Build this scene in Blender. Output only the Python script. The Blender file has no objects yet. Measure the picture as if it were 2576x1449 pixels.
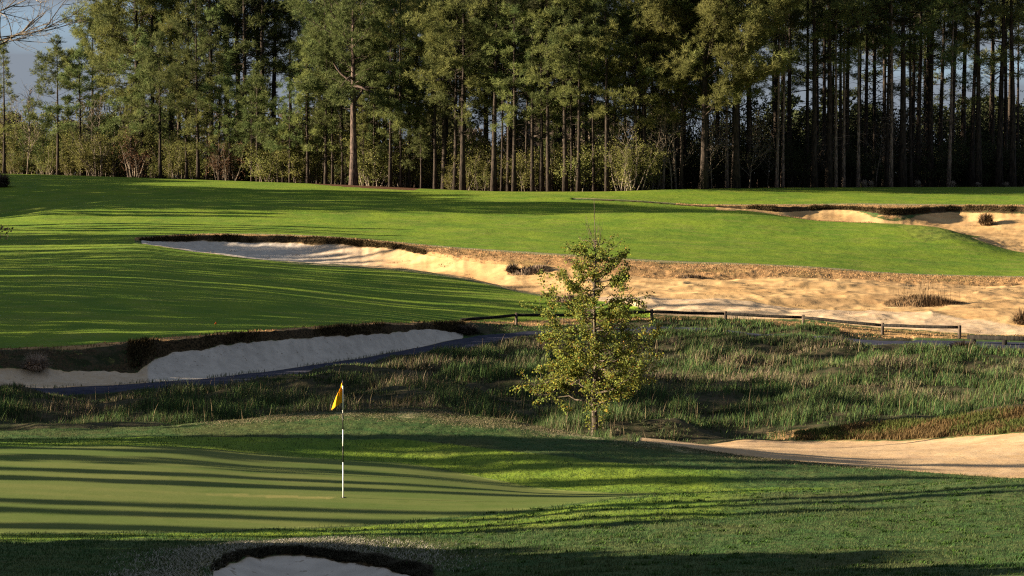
import bpy, math, random
import numpy as np
from mathutils import Vector, Matrix
R = math.radians
rng = np.random.default_rng(7)
random.seed(7)
sc = bpy.context.scene
COL = sc.collection

# ------------------------------------------------------------------ camera, world, sun, exposure
F = 5810.0; CX, CY, HOR = 1288.0, 724.5, 450.0
TH = math.atan((CY - HOR) / F)
CZ = 8.0
cam_d = bpy.data.cameras.new('camera'); cam = bpy.data.objects.new('camera', cam_d); COL.objects.link(cam)
cam.location = (0, 0, CZ); cam.rotation_euler = (math.pi / 2 - TH, 0, 0)
cam_d.sensor_width = 36; cam_d.lens = 36 * F / 2576.0
cam_d.clip_start = 0.5; cam_d.clip_end = 20000
sc.camera = cam

SUN_EL, SUN_AZ = 14.5, 265.0            # azimuth clockwise from +Y: 270 = exactly from the left
w = bpy.data.worlds.new('World'); sc.world = w; w.use_nodes = True
wn, wl = w.node_tree.nodes, w.node_tree.links
wn.clear()
out = wn.new('ShaderNodeOutputWorld'); bg = wn.new('ShaderNodeBackground'); sky = wn.new('ShaderNodeTexSky')
sky.sky_type = 'NISHITA'; sky.sun_disc = False
sky.sun_elevation = R(SUN_EL); sky.sun_rotation = R(SUN_AZ)
sky.altitude = 1800; sky.air_density = 0.9; sky.dust_density = 0.1; sky.ozone_density = 3.5
tcw = wn.new('ShaderNodeTexCoord'); mpw = wn.new('ShaderNodeMapping'); mpw.inputs['Scale'].default_value = (1.6, 1.6, 9.0)
mpw.inputs['Location'].default_value = (0.3, 0.1, 0.35)
nzw = wn.new('ShaderNodeTexNoise'); nzw.inputs['Scale'].default_value = 2.2; nzw.inputs['Detail'].default_value = 5
rpw = wn.new('ShaderNodeValToRGB'); rpw.color_ramp.elements[0].position = 0.20; rpw.color_ramp.elements[1].position = 0.46
mxw = wn.new('ShaderNodeMixRGB'); mxw.inputs[2].default_value = (1.08, 1.24, 1.46, 1)
wl.new(tcw.outputs['Generated'], mpw.inputs['Vector']); wl.new(mpw.outputs[0], nzw.inputs['Vector'])
wl.new(nzw.outputs['Fac'], rpw.inputs[0]); wl.new(rpw.outputs[0], mxw.inputs[0])
wl.new(sky.outputs[0], mxw.inputs[1]); wl.new(mxw.outputs[0], bg.inputs[0])
bg.inputs[1].default_value = 0.05
wl.new(bg.outputs[0], out.inputs[0])
sd = bpy.data.lights.new('sun', 'SUN'); sun = bpy.data.objects.new('sun', sd); COL.objects.link(sun)
sd.energy = 5.0; sd.angle = R(0.5); sd.color = (1.0, 0.80, 0.55)
_az, _el = R(SUN_AZ), R(SUN_EL)
SUN_DIR = Vector((math.sin(_az) * math.cos(_el), math.cos(_az) * math.cos(_el), math.sin(_el)))
sun.rotation_euler = SUN_DIR.to_track_quat('Z', 'Y').to_euler()
sun.location = SUN_DIR * 300
sc.view_settings.view_transform = 'Standard'; sc.view_settings.look = 'None'
sc.view_settings.exposure = 2.25; sc.view_settings.gamma = 1.0
sc.render.engine = 'CYCLES'
sc.cycles.max_bounces = 5; sc.cycles.diffuse_bounces = 3; sc.cycles.glossy_bounces = 1
sc.cycles.transmission_bounces = 2; sc.cycles.transparent_max_bounces = 2
sc.cycles.use_denoising = False; sc.cycles.filter_width = 1.2; sc.cycles.sample_clamp_indirect = 5

# ------------------------------------------------------------------ small helpers
def unproj(px, py, d):
    a = (np.asarray(px, float) - CX) / F; b = -(np.asarray(py, float) - CY) / F
    Y = math.cos(TH) + b * math.sin(TH); Z = -math.sin(TH) + b * math.cos(TH)
    s = d / Y
    return a * s, np.asarray(d, float) + 0 * a, CZ + Z * s
def proj(x, y, z):
    z = z - CZ
    fw = y * math.cos(TH) - z * math.sin(TH); up = y * math.sin(TH) + z * math.cos(TH)
    return CX + F * x / fw, CY - F * up / fw
def _hash(ix, iy, seed):
    h = (ix.astype(np.int64) * 374761393 + iy.astype(np.int64) * 668265263 + seed * 1442695041) & 0x7fffffff
    h = ((h ^ (h >> 13)) * 1274126177) & 0x7fffffff
    return ((h ^ (h >> 16)) & 0xffff) / 65535.0
def vnoise(x, y, seed=0):
    ix, iy = np.floor(x), np.floor(y); fx, fy = x - ix, y - iy
    fx = fx * fx * (3 - 2 * fx); fy = fy * fy * (3 - 2 * fy)
    a, b = _hash(ix, iy, seed), _hash(ix + 1, iy, seed)
    c, d = _hash(ix, iy + 1, seed), _hash(ix + 1, iy + 1, seed)
    return (a + (b - a) * fx) * (1 - fy) + (c + (d - c) * fx) * fy
def fbm(x, y, seed=0, oct=4, gain=0.5):
    x = np.asarray(x, float); y = np.asarray(y, float)
    s = 0; a = 1; t = 0
    for o in range(oct):
        s = s + a * vnoise(x * 2 ** o + 17.3 * o, y * 2 ** o + 9.1 * o, seed + o); t += a; a *= gain
    return s / t
def pchip_slopes(X, Y):
    h = np.diff(X, axis=0); dl = np.diff(Y, axis=0) / h
    m = np.zeros_like(Y)
    p = dl[:-1] * dl[1:]; w1 = 2 * h[1:] + h[:-1]; w2 = h[1:] + 2 * h[:-1]
    with np.errstate(divide='ignore', invalid='ignore'):
        hm = (w1 + w2) / (w1 / dl[:-1] + w2 / dl[1:])
    m[1:-1] = np.where(p > 0, hm, 0); m[0] = dl[0]; m[-1] = dl[-1]
    return m
def pchip1(xk, yk, x):
    xk = np.asarray(xk, float); yk = np.asarray(yk, float)
    m = pchip_slopes(xk[:, None], yk[:, None])[:, 0]; m[0] = 0; m[-1] = 0
    x = np.clip(x, xk[0], xk[-1]); i = np.clip(np.searchsorted(xk, x) - 1, 0, len(xk) - 2)
    h = xk[i + 1] - xk[i]; t = (x - xk[i]) / h
    return ((2*t**3-3*t**2+1)*yk[i] + (t**3-2*t**2+t)*h*m[i] + (-2*t**3+3*t**2)*yk[i+1] + (t**3-t**2)*h*m[i+1])

class Geo:
    def __init__(s): s.v = []; s.q = []; s.t = []; s.c = []; s.n = 0
    def add(s, v, quads=None, tris=None, col=None):
        v = np.asarray(v, float).reshape(-1, 3)
        if quads is not None and len(quads): s.q.append(np.asarray(quads).reshape(-1, 4) + s.n)
        if tris is not None and len(tris): s.t.append(np.asarray(tris).reshape(-1, 3) + s.n)
        s.v.append(v); s.n += len(v)
        if col is not None: s.c.append(np.broadcast_to(np.asarray(col, float), (len(v), 3)))
    def tube(s, pts, rad, n=6, col=None, cap=True):
        pts = np.asarray(pts, float); rad = np.asarray(rad, float); m = len(pts)
        tg = np.gradient(pts, axis=0); tg /= np.linalg.norm(tg, axis=1)[:, None] + 1e-9
        ref = np.array([0, 0, 1.0]) if abs(tg[0][2]) < .9 else np.array([1.0, 0, 0])
        a = np.cross(tg, ref); a /= np.linalg.norm(a, axis=1)[:, None] + 1e-9; b = np.cross(tg, a)
        an = np.arange(n) * 2 * math.pi / n
        v = pts[:, None, :] + rad[:, None, None] * (np.cos(an)[None, :, None] * a[:, None, :] + np.sin(an)[None, :, None] * b[:, None, :])
        i = np.arange(m - 1)[:, None] * n; j = np.arange(n)[None, :]; j2 = (j + 1) % n
        q = np.stack([i + j, i + j2, i + n + j2, i + n + j], -1).reshape(-1, 4)
        v = v.reshape(-1, 3); tr = None
        if cap:
            v = np.vstack([v, pts[-1:] , pts[:1]])
            k = (m - 1) * n
            tr = [[k + jj, k + (jj + 1) % n, m * n] for jj in range(n)] + [[(jj + 1) % n, jj, m * n + 1] for jj in range(n)]
        s.add(v, q, tr, col)
    def box(s, c, size, M=None, bev=0.0):
        sx, sy, sz = [x / 2 for x in size]
        # chamfered box: bottom ring, top ring, inset top
        r = lambda z, k: [(-sx + k, -sy + k, z), (sx - k, -sy + k, z), (sx - k, sy - k, z), (-sx + k, sy - k, z)]
        v = np.array(r(-sz, bev) + r(-sz + bev, 0) + r(sz - bev, 0) + r(sz, bev))
        q = [[3, 2, 1, 0], [12, 13, 14, 15]]
        for k in range(3):
            for j in range(4): q.append([k*4+j, k*4+(j+1) % 4, k*4+4+(j+1) % 4, k*4+4+j])
        if M is not None: v = v @ np.array(M.to_3x3()).T
        s.add(v + np.asarray(c), q)
    def build(s, name, mat, parent=None, smooth=False):
        me = bpy.data.meshes.new(name)
        V = np.vstack(s.v).astype(np.float32)
        q = np.vstack(s.q) if s.q else np.zeros((0, 4), int); t = np.vstack(s.t) if s.t else np.zeros((0, 3), int)
        me.vertices.add(len(V)); me.vertices.foreach_set('co', V.ravel())
        nl = len(q) * 4 + len(t) * 3
        me.loops.add(nl); me.loops.foreach_set('vertex_index', np.concatenate([q.ravel(), t.ravel()]).astype(np.int32))
        me.polygons.add(len(q) + len(t))
        st = np.concatenate([np.arange(len(q)) * 4, len(q) * 4 + np.arange(len(t)) * 3]).astype(np.int32)
        me.polygons.foreach_set('loop_start', st)
        if smooth: me.polygons.foreach_set('use_smooth', np.ones(len(q) + len(t), bool))
        if s.c:
            at = me.attributes.new('tint', 'FLOAT_COLOR', 'POINT')
            C = np.vstack(s.c); at.data.foreach_set('color', np.hstack([C, np.ones((len(C), 1))]).astype(np.float32).ravel())
        me.update(calc_edges=True); me.validate()
        if mat: me.materials.append(mat)
        o = bpy.data.objects.new(name, me); COL.objects.link(o)
        if parent: o.parent = parent
        return o
def tag(o, label=None, cat=None, group=None, kind=None):
    if label: o['label'] = label
    if cat: o['category'] = cat
    if group: o['group'] = group
    if kind: o['kind'] = kind
    return o
def empty(name, loc=(0, 0, 0), rz=0.0, s=1.0):
    o = bpy.data.objects.new(name, None); COL.objects.link(o)
    o.empty_display_size = 0.2; o.location = loc; o.rotation_euler = (0, 0, rz); o.scale = (s, s, s)
    return o
def copy_tree(o, parent=None):
    c = o.copy(); COL.objects.link(c)
    if parent: c.parent = parent
    for ch in list(o.children): copy_tree(ch, c)
    return c

# ------------------------------------------------------------------ materials
class NB:
    def __init__(s, name):
        s.m = bpy.data.materials.new(name); s.m.use_nodes = True
        s.nt = s.m.node_tree; s.n = s.nt.nodes; s.l = s.nt.links
        s.b = s.n['Principled BSDF']; s.b.inputs['Specular IOR Level'].default_value = 0.15
        s.b.inputs['Roughness'].default_value = 0.9
        s.tc = s.n.new('ShaderNodeTexCoord').outputs['Object']
    def lk(s, a, b): s.l.new(a, b)
    def sin(s, sock, v):
        if hasattr(v, 'is_linked'): s.l.new(v, sock)
        elif isinstance(v, (tuple, list)): sock.default_value = tuple(v) + ((1,) if len(v) == 3 else ())
        else: sock.default_value = v
    def noise(s, scale, detail=3, rough=0.55, stretch=None, dist=0.0):
        n = s.n.new('ShaderNodeTexNoise'); n.inputs['Scale'].default_value = scale; n.inputs['Detail'].default_value = detail
        n.inputs['Roughness'].default_value = rough; n.inputs['Distortion'].default_value = dist
        if stretch:
            mp = s.n.new('ShaderNodeMapping'); mp.inputs['Scale'].default_value = stretch; s.lk(s.tc, mp.inputs[0]); s.lk(mp.outputs[0], n.inputs['Vector'])
        else: s.lk(s.tc, n.inputs['Vector'])
        return n.outputs['Fac']
    def math(s, op, a, b=0.0, c=0.0, clamp=False):
        n = s.n.new('ShaderNodeMath'); n.operation = op; n.use_clamp = clamp
        for i, v in enumerate((a, b, c)): s.sin(n.inputs[i], v)
        return n.outputs[0]
    def step(s, v, lo, hi):
        n = s.n.new('ShaderNodeMapRange'); n.interpolation_type = 'SMOOTHSTEP'
        n.inputs['From Min'].default_value = lo; n.inputs['From Max'].default_value = hi
        s.sin(n.inputs['Value'], v); return n.outputs['Result']
    def mix(s, f, a, b, mode='MIX'):
        n = s.n.new('ShaderNodeMixRGB'); n.blend_type = mode
        s.sin(n.inputs[0], f); s.sin(n.inputs[1], a); s.sin(n.inputs[2], b); return n.outputs[0]
    def attr(s, name, fac=False):
        n = s.n.new('ShaderNodeAttribute'); n.attribute_name = name; return n.outputs['Fac' if fac else 'Color']
    def rand(s): return s.n.new('ShaderNodeObjectInfo').outputs['Random']
    def bump(s, h, strength=0.5, dist=0.05):
        n = s.n.new('ShaderNodeBump'); n.inputs['Strength'].default_value = strength; n.inputs['Distance'].default_value = dist
        s.sin(n.inputs['Height'], h); s.lk(n.outputs[0], s.b.inputs['Normal'])
    def base(s, c): s.sin(s.b.inputs['Base Color'], c); return s.m
def leaf_mat(name, a, b, tint=False, trans=0.25, scale=0.6, scale2=6.0):
    k = NB(name)
    f = k.step(k.noise(scale, 2), 0.35, 0.65)
    c = k.mix(f, a, b)
    c = k.mix(k.math('MULTIPLY', k.noise(scale2, 2), 0.7), c, tuple(x * 1.7 for x in b))
    hs = k.n.new('ShaderNodeHueSaturation'); k.lk(c, hs.inputs['Color'])
    k.lk(k.math('ADD', k.math('MULTIPLY', k.rand(), 0.5), 0.75), hs.inputs['Value'])
    k.lk(k.math('ADD', k.math('MULTIPLY', k.rand(), 0.035), 0.482), hs.inputs['Hue'])
    c = hs.outputs[0]
    if tint: c = k.mix(1.0, c, k.attr('tint'), 'MULTIPLY')
    k.base(c)
    tr = k.n.new('ShaderNodeBsdfTranslucent'); k.lk(c, tr.inputs[0])
    ms = k.n.new('ShaderNodeMixShader'); ms.inputs[0].default_value = trans
    k.lk(k.b.outputs[0], ms.inputs[1]); k.lk(tr.outputs[0], ms.inputs[2])
    k.lk(ms.outputs[0], k.n['Material Output'].inputs[0])
    return k.m
def bark_mat(name, a, b):
    k = NB(name)
    f = k.noise(9, 4, stretch=(1, 1, 0.25))
    k.bump(f, 0.8, 0.06)
    return k.base(k.mix(k.step(f, 0.35, 0.65), a, b))
def tint_mat(name, trans=0.2):
    k = NB(name); c = k.attr('tint'); k.base(c)
    tr = k.n.new('ShaderNodeBsdfTranslucent'); k.lk(c, tr.inputs[0])
    ms = k.n.new('ShaderNodeMixShader'); ms.inputs[0].default_value = trans
    k.lk(k.b.outputs[0], ms.inputs[1]); k.lk(tr.outputs[0], ms.inputs[2]); k.lk(ms.outputs[0], k.n['Material Output'].inputs[0])
    return k.m
def plain(name, c, rough=0.7, var=0.3, scale=12):
    k = NB(name); k.b.inputs['Roughness'].default_value = rough
    return k.base(k.mix(k.noise(scale, 3), tuple(x * (1 - var) for x in c), tuple(x * (1 + var) for x in c)))

M_BARK = bark_mat('pine_bark', (0.012, 0.010, 0.009), (0.046, 0.036, 0.030))
M_BARKP = bark_mat('pale_pine_bark', (0.04, 0.033, 0.030), (0.22, 0.17, 0.145))
M_BARKY = bark_mat('young_bark', (0.035, 0.03, 0.024), (0.13, 0.105, 0.08))
M_TWIG = bark_mat('twig_bark', (0.07, 0.06, 0.05), (0.20, 0.17, 0.135))
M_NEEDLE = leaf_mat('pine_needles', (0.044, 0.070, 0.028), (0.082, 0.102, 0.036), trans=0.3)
M_SHADE = leaf_mat('shade_dark_evergreen_leaves', (0.016, 0.024, 0.012), (0.030, 0.036, 0.015), trans=0.1)  # dark evergreen shrubs; on pines, needle colour darkened to stand for shade
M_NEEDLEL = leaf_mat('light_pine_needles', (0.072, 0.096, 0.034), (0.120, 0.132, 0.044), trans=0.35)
M_BRUSH = leaf_mat('brush_leaves', (0.075, 0.094, 0.028), (0.130, 0.132, 0.042), trans=0.3)
M_RUST = leaf_mat('rust_leaves', (0.060, 0.040, 0.024), (0.105, 0.066, 0.036), trans=0.3)
M_YOUNG = leaf_mat('young_tree_leaves', (0.066, 0.092, 0.022), (0.122, 0.132, 0.029), tint=True, trans=0.3, scale=1.5)
M_GRASS = tint_mat('grass_blades', 0.25)
M_WOOD = bark_mat('weathered_timber', (0.035, 0.028, 0.024), (0.13, 0.10, 0.08))
M_RAIL = bark_mat('dark_timber', (0.006, 0.006, 0.006), (0.020, 0.018, 0.016))

# ground: one material, zone masks stored on the mesh
ZN = ['sand', 'green', 'fair', 'path', 'marsh', 'tan', 'dark', 'floor', 'pale', 'white']
def ground_mat():
    k = NB('ground')
    n1 = k.noise(0.35, 4); n2 = k.noise(2.2, 4); n3 = k.noise(14, 4); n4 = k.noise(55, 3)
    edge = k.math('MULTIPLY', k.math('SUBTRACT', k.math('ADD', k.math('MULTIPLY', n2, 0.5), k.math('MULTIPLY', n3, 0.5)), 0.5), 1.5)
    def msk(name, amt=1.0, lo=0.36, hi=0.64):
        return k.step(k.math('ADD', k.attr(name, True), k.math('MULTIPLY', edge, amt)), lo, hi)
    # rough
    c = k.mix(k.step(n2, 0.35, 0.65), (0.030, 0.068, 0.022), (0.058, 0.084, 0.030))
    c = k.mix(k.math('MULTIPLY', k.step(n3, 0.5, 0.75), 0.5), c, (0.10, 0.095, 0.040))
    c = k.mix(k.math('MULTIPLY', k.step(n1, 0.50, 0.68), 0.45), c, (0.066, 0.060, 0.026))
    c = k.mix(k.step(k.noise(5.5, 3), 0.60, 0.72), c, (0.018, 0.030, 0.010))
    # tan dry grass
    t = k.mix(k.step(n2, 0.35, 0.7), (0.28, 0.170, 0.080), (0.36, 0.225, 0.112))
    t = k.mix(k.math('MULTIPLY', k.step(n3, 0.58, 0.72), 0.25), t, (0.10, 0.07, 0.035))
    t = k.mix(k.math('MULTIPLY', k.step(n1, 0.5, 0.65), 0.5), t, (0.085, 0.085, 0.030))
    c = k.mix(msk('tan', 0.7), c, t)
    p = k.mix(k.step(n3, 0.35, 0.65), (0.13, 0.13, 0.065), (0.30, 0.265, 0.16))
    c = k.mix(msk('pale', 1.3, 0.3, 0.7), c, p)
    m = k.mix(k.step(n2, 0.35, 0.65), (0.020, 0.026, 0.012), (0.055, 0.048, 0.030))
    c = k.mix(msk('marsh'), c, m)
    fl = k.mix(k.step(n3, 0.35, 0.65), (0.045, 0.028, 0.018), (0.14, 0.070, 0.042))
    c = k.mix(msk('floor', 0.8), c, fl)
    f = k.mix(k.step(n1, 0.3, 0.7), (0.078, 0.150, 0.018), (0.142, 0.208, 0.022))
    f = k.mix(k.math('MULTIPLY', k.step(n2, 0.4, 0.75), 0.35), f, (0.150, 0.195, 0.034))
    f = k.mix(k.math('MULTIPLY', k.step(n3, 0.56, 0.72), 0.45), f, (0.036, 0.095, 0.016))
    f = k.mix(k.math('MULTIPLY', k.step(k.noise(0.8, 5, 0.65, stretch=(0.5, 1, 1)), 0.48, 0.66), 0.5), f, (0.165, 0.185, 0.045))
    f = k.mix(k.math('MULTIPLY', k.step(k.noise(4.5, 3, 0.7), 0.55, 0.68), 0.5), f, (0.045, 0.095, 0.012))
    c = k.mix(msk('fair', 0.35), c, f)
    g = k.mix(k.step(n1, 0.3, 0.7), (0.080, 0.124, 0.032), (0.115, 0.142, 0.044))
    g = k.mix(k.math('MULTIPLY', k.step(n4, 0.38, 0.66), 0.5), g, (0.06, 0.085, 0.016))
    g = k.mix(k.math('MULTIPLY', k.step(k.noise(0.8, 4, stretch=(0.25, 1.6, 1)), 0.42, 0.62), 0.45), g, (0.142, 0.155, 0.050))
    g = k.mix(k.math('MULTIPLY', k.step(n2, 0.52, 0.70), 0.35), g, (0.06, 0.10, 0.018))
    g = k.mix(k.math('MULTIPLY', k.step(k.math('ADD', k.attr('white', True), k.math('MULTIPLY', edge, 0.6)), 0.2, 0.8), 0.8), g, (0.25, 0.225, 0.085))  # pale yellow of the painted sunlit streak
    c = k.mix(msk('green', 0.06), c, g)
    s = k.mix(k.step(n1, 0.3, 0.7), (0.36, 0.235, 0.110), (0.50, 0.345, 0.175))
    s = k.mix(k.math('MULTIPLY', k.step(k.noise(0.9, 4, stretch=(0.5, 1, 1)), 0.5, 0.7), 0.38), s, (0.29, 0.145, 0.060))
    sw = k.mix(k.step(n2, 0.3, 0.7), (0.38, 0.35, 0.32), (0.48, 0.44, 0.40))
    s = k.mix(k.math('MULTIPLY', k.step(k.noise(0.25, 5, stretch=(0.5, 1.2, 1)), 0.48, 0.64), 0.5), s, (0.24, 0.155, 0.085))
    s = k.mix(msk('white', 0.35, 0.0, 1.0), s, sw)
    s = k.mix(k.math('MULTIPLY', k.step(k.noise(7, 4), 0.62, 0.70), 0.6), s, (0.14, 0.10, 0.065))
    c = k.mix(msk('sand', 0.6), c, s)
    a = k.mix(k.step(n2, 0.3, 0.7), (0.020, 0.024, 0.048), (0.040, 0.044, 0.072))
    a = k.mix(k.math('MULTIPLY', k.step(n1, 0.5, 0.7), 0.45), a, (0.070, 0.070, 0.085))
    c = k.mix(msk('path', 0.75), c, a)
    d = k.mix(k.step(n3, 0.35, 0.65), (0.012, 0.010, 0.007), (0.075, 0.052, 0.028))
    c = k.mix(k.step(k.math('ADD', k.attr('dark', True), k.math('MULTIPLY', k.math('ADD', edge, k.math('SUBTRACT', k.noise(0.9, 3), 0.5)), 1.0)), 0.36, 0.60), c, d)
    k.base(c)
    h = k.math('ADD', k.math('ADD', k.math('MULTIPLY', n3, 0.6), k.math('MULTIPLY', n4, 0.25)), k.math('MULTIPLY', n2, 1.1))
    smooth = k.math('SUBTRACT', 1.0, k.math('MULTIPLY', k.math('MAXIMUM', k.attr('green', True), k.math('MAXIMUM', k.attr('path', True), k.math('MULTIPLY', k.attr('sand', True), 0.6))), 0.9))
    k.bump(k.math('MULTIPLY', h, smooth), 0.45, 0.07)
    k.b.inputs['Specular IOR Level'].default_value = 0.05
    return k.m
M_GROUND = ground_mat()

# ------------------------------------------------------------------ terrain: lines of constant feature, from the camera out to the horizon
def line(*k): return k       # (px, py, depth) or (px, None, depth, height below eye)
L = {}
NAMES = []
def KL(name, rows, *k):
    L[name] = k; NAMES.append((name, rows))
KL('foot', 1, (-600, None, 3, -2.0), (3200, None, 3, -2.0))
KL('slope', 6, (-600, None, 20, -4.3), (3200, None, 20, -4.3))
KL('pot_near', 6, (-600, 1478, 27), (450, 1478, 27), (700, 1500, 27), (1100, 1490, 27), (1300, 1478, 27), (2000, 1462, 27), (3200, 1440, 27))
KL('pot_foot', 14, (-600, 1462, 28.3), (400, 1460, 28.4), (520, None, 29.0, -5.05), (600, None, 29.6, -5.50), (750, None, 30.0, -5.62), (950, None, 29.6, -5.50), (1080, None, 29.0, -5.15), (1250, 1452, 28.4), (2000, 1440, 28.4), (3200, 1418, 28.4))
KL('pot_top', 18, (-600, 1446, 29.2), (400, 1444, 29.4), (510, 1450, 30.2), (560, 1426, 31.3), (620, 1405, 32.1), (690, 1396, 32.6), (750, 1393, 32.7), (820, 1398, 32.55), (900, 1415, 32.1), (1000, 1441, 31.1), (1120, 1452, 29.9), (1250, 1440, 29.4), (2000, 1428, 29.4), (3200, 1405, 29.4))
KL('pot_rim', 5, (-600, 1440, 29.6), (400, 1436, 29.9), (510, 1428, 30.6), (560, 1404, 31.55), (620, 1386, 32.3), (690, 1377, 32.75), (760, 1375, 32.85), (850, 1382, 32.7), (950, 1400, 32.2), (1080, 1430, 31.0), (1250, 1432, 29.9), (2000, 1420, 29.9), (3200, 1398, 29.9))
KL('apron', 22, (-600, 1362, 34.4), (0, 1360, 34.8), (500, 1352, 35.7), (760, 1350, 36.3), (1000, 1340, 36.8), (1300, 1330, 36.8), (1640, 1312, 37), (2000, 1300, 37.3), (2576, 1280, 37.3), (3200, 1270, 37))
KL('green_front', 10, (-600, 1345, 35.9), (0, 1340, 36.4), (500, 1335, 37.3), (1000, 1311, 39.3), (1300, 1282, 41), (1640, 1246, 43.2), (2000, 1234, 43.6), (2576, 1206, 43.0), (3200, 1195, 43))
KL('flag_line', 36, (-600, 1250, 39.2), (0, 1252, 40.0), (861, 1252, 42.0), (1100, 1250, 42.7), (1350, 1249, 43.4), (1640, 1245, 44.2), (2000, 1236, 44.7), (2576, 1212, 44.4), (3200, 1200, 44.4))
KL('green_back', 44, (-600, 1128, 47), (0, 1125, 47.8), (350, 1122, 48.8), (700, 1145, 49.3), (1000, 1165, 49.3), (1200, 1198, 48.0), (1350, 1228, 46.4), (1640, 1242, 45.3), (2000, 1224, 46.4), (2576, 1209, 46.0), (3200, 1199, 46))
KL('mound', 24, (-600, 1108, 52), (0, 1104, 52), (350, 1098, 52.4), (700, 1098, 52), (1000, 1102, 52), (1200, 1122, 51.2), (1450, 1150, 50.0), (1640, 1168, 49.4), (2000, 1190, 48.4), (2300, 1198, 48.0), (2576, 1206, 47.6), (3200, 1198, 47.6))
KL('crest', 24, (-600, 1085, 54.5), (0, 1080, 54.5), (350, 1070, 55), (700, 1045, 55.5), (900, 1036, 56), (1000, 1037, 56), (1200, 1053, 55.5), (1450, 1085, 54.4), (1600, 1106, 53.2), (1750, 1130, 52.2), (2000, 1160, 50.8), (2300, 1185, 49.7), (2576, 1202, 48.8), (3200, 1196, 48.8))
KL('behind', 10, (-600, None, 61, -7.2), (1300, None, 61, -7.25), (1560, None, 60.5, -7.1), (1700, 1122, 59), (2000, 1133, 57), (2576, 1146, 54), (3200, 1146, 53))
KL('sand_far', 16, (-600, None, 66, -7.3), (1300, None, 66, -7.3), (1495, 1078, 66), (1640, 1110, 64.5), (1720, 1112, 65), (2000, 1107, 65.8), (2200, 1106, 64.0), (2350, 1101, 62.4), (2576, 1086, 60), (3200, 1080, 56))
KL('bank', 8, (-600, None, 69, -7.38), (1300, None, 69, -7.38), (1700, None, 68.5, -7.4), (1900, 1094, 68.2), (2060, 1082, 67.6), (2150, 1070, 66.8), (2300, 1055, 65.2), (2576, 1044, 63), (3200, 1040, 60))
KL('plain', 6, (-600, None, 74, -7.45), (1600, None, 74, -7.45), (2576, None, 74, -7.5), (3200, None, 74, -7.5))
KL('path_near', 40, (-600, 1000, 78.5), (0, 988, 80), (400, 973, 83), (700, 951, 87), (1000, 906, 94), (1150, 873, 100), (1370, 850, 105.5), (1700, 836, 111.5), (2000, 856, 107.5), (2150, 866, 105.4), (2300, 868, 105), (2576, 874, 103.8), (3200, 890, 101))
KL('path_far', 10, (-600, 990, 80.5), (0, 979, 82), (400, 961, 85.8), (700, 929, 91), (900, 901, 96.2), (1100, 863, 103.6), (1160, 850, 106), (1370, 835, 109.6), (1700, 826, 114), (2000, 846, 110), (2150, 853, 108.4), (2300, 855, 108), (2576, 861, 106.8), (3200, 876, 104))
KL('foot2', 4, (-600, 983, 81.2), (0, 972, 82.8), (400, 955, 86.6), (700, 923, 91.8), (900, 895, 97), (1100, 858, 104.3), (1160, 846, 106.7), (1370, 831, 110.3), (1700, 822, 114.7), (2000, 842, 110.7), (2150, 850, 109.0), (2300, 853, 108.6), (2576, 859, 107.3), (3200, 874, 104.5))
KL('wall2', 26, (-600, 936, 83.2), (0, 930, 84.6), (200, 934, 86.0), (360, 934, 87.6), (385, 906, 88.6), (420, 892, 89.3), (500, 878, 90.2), (650, 857, 92.8), (800, 848, 96), (1000, 834, 102), (1100, 827, 105.6), (1140, 838, 107), (1180, 838, 107.6), (1370, 827, 111), (1700, 818, 115.4), (2000, 834, 112), (2150, 845, 110), (2300, 849, 109.2), (2576, 856, 107.8), (3200, 870, 105))
KL('lip2', 8, (-600, 893, 85.2), (0, 886, 86.6), (200, 878, 88), (320, 866, 88.9), (400, 857, 89.6), (500, 848, 90.7), (600, 839, 92.2), (800, 825, 96.5), (900, 819, 99), (1000, 816, 102.5), (1150, 813, 108.5), (1300, 820, 112), (1400, 816, 113.5), (1600, 808, 116), (1826, 814, 115.4), (2022, 821, 114), (2222, 838, 111.4), (2416, 852, 108.9), (2576, 854, 108.6), (3200, 868, 106))
KL('verge2', 6, (-600, 882, 86.6), (0, 876, 88), (320, 858, 90.2), (500, 842, 92), (600, 834, 93.5), (900, 814, 100.4), (1150, 808, 110), (1300, 806, 114.5), (1600, 797, 118.5), (1826, 804, 118), (2022, 811, 117), (2222, 824, 115), (2416, 838, 112), (2576, 842, 111.5), (3200, 850, 110))
KL('low_mid', 40, (-600, 745, 104), (0, 740, 106), (600, 745, 111), (1100, 772, 117), (1400, 776, 120), (1700, 768, 123), (2000, 774, 123), (2300, 788, 121), (2576, 800, 119), (3200, 805, 118))
KL('near1', 40, (-600, 640, 135), (0, 634, 138), (250, 615, 145), (340, 609, 148), (420, 622, 146), (650, 650, 141.5), (800, 663, 139.5), (1000, 676, 137), (1200, 706, 133), (1350, 740, 128), (1420, 748, 127), (1700, 735, 130), (2000, 742, 129), (2300, 752, 128), (2576, 757, 128), (3200, 757, 128))
KL('floor1', 6, (-600, 628, 140), (0, 621, 143), (250, 607, 149.5), (340, 606, 150), (420, None, 150.6, -4.72), (650, None, 151, -5.45), (800, None, 150, -5.62), (1000, None, 147, -5.75), (1200, None, 141, -6.25), (1350, None, 134, -6.62), (1500, 722, 134.5), (1700, 720, 136), (2000, 724, 135.5), (2300, 738, 133), (2576, 743, 133), (3200, 743, 133))
KL('wall1', 26, (-600, 620, 144), (0, 614, 147), (250, 603, 151.3), (340, 604, 152), (420, 607, 155), (500, 606, 157.5), (650, 608, 158.5), (750, 611, 158.3), (830, 613, 157.4), (900, 618, 156), (1000, 628, 153.6), (1060, 638, 151), (1200, 658, 146), (1300, 667, 143.6), (1450, 676, 142), (1600, 694, 140.6), (1700, 706, 140), (1900, 701, 141.5), (2000, 703, 142.5), (2150, 712, 143), (2300, 720, 143), (2576, 724, 144), (3200, 724, 144))
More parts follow.
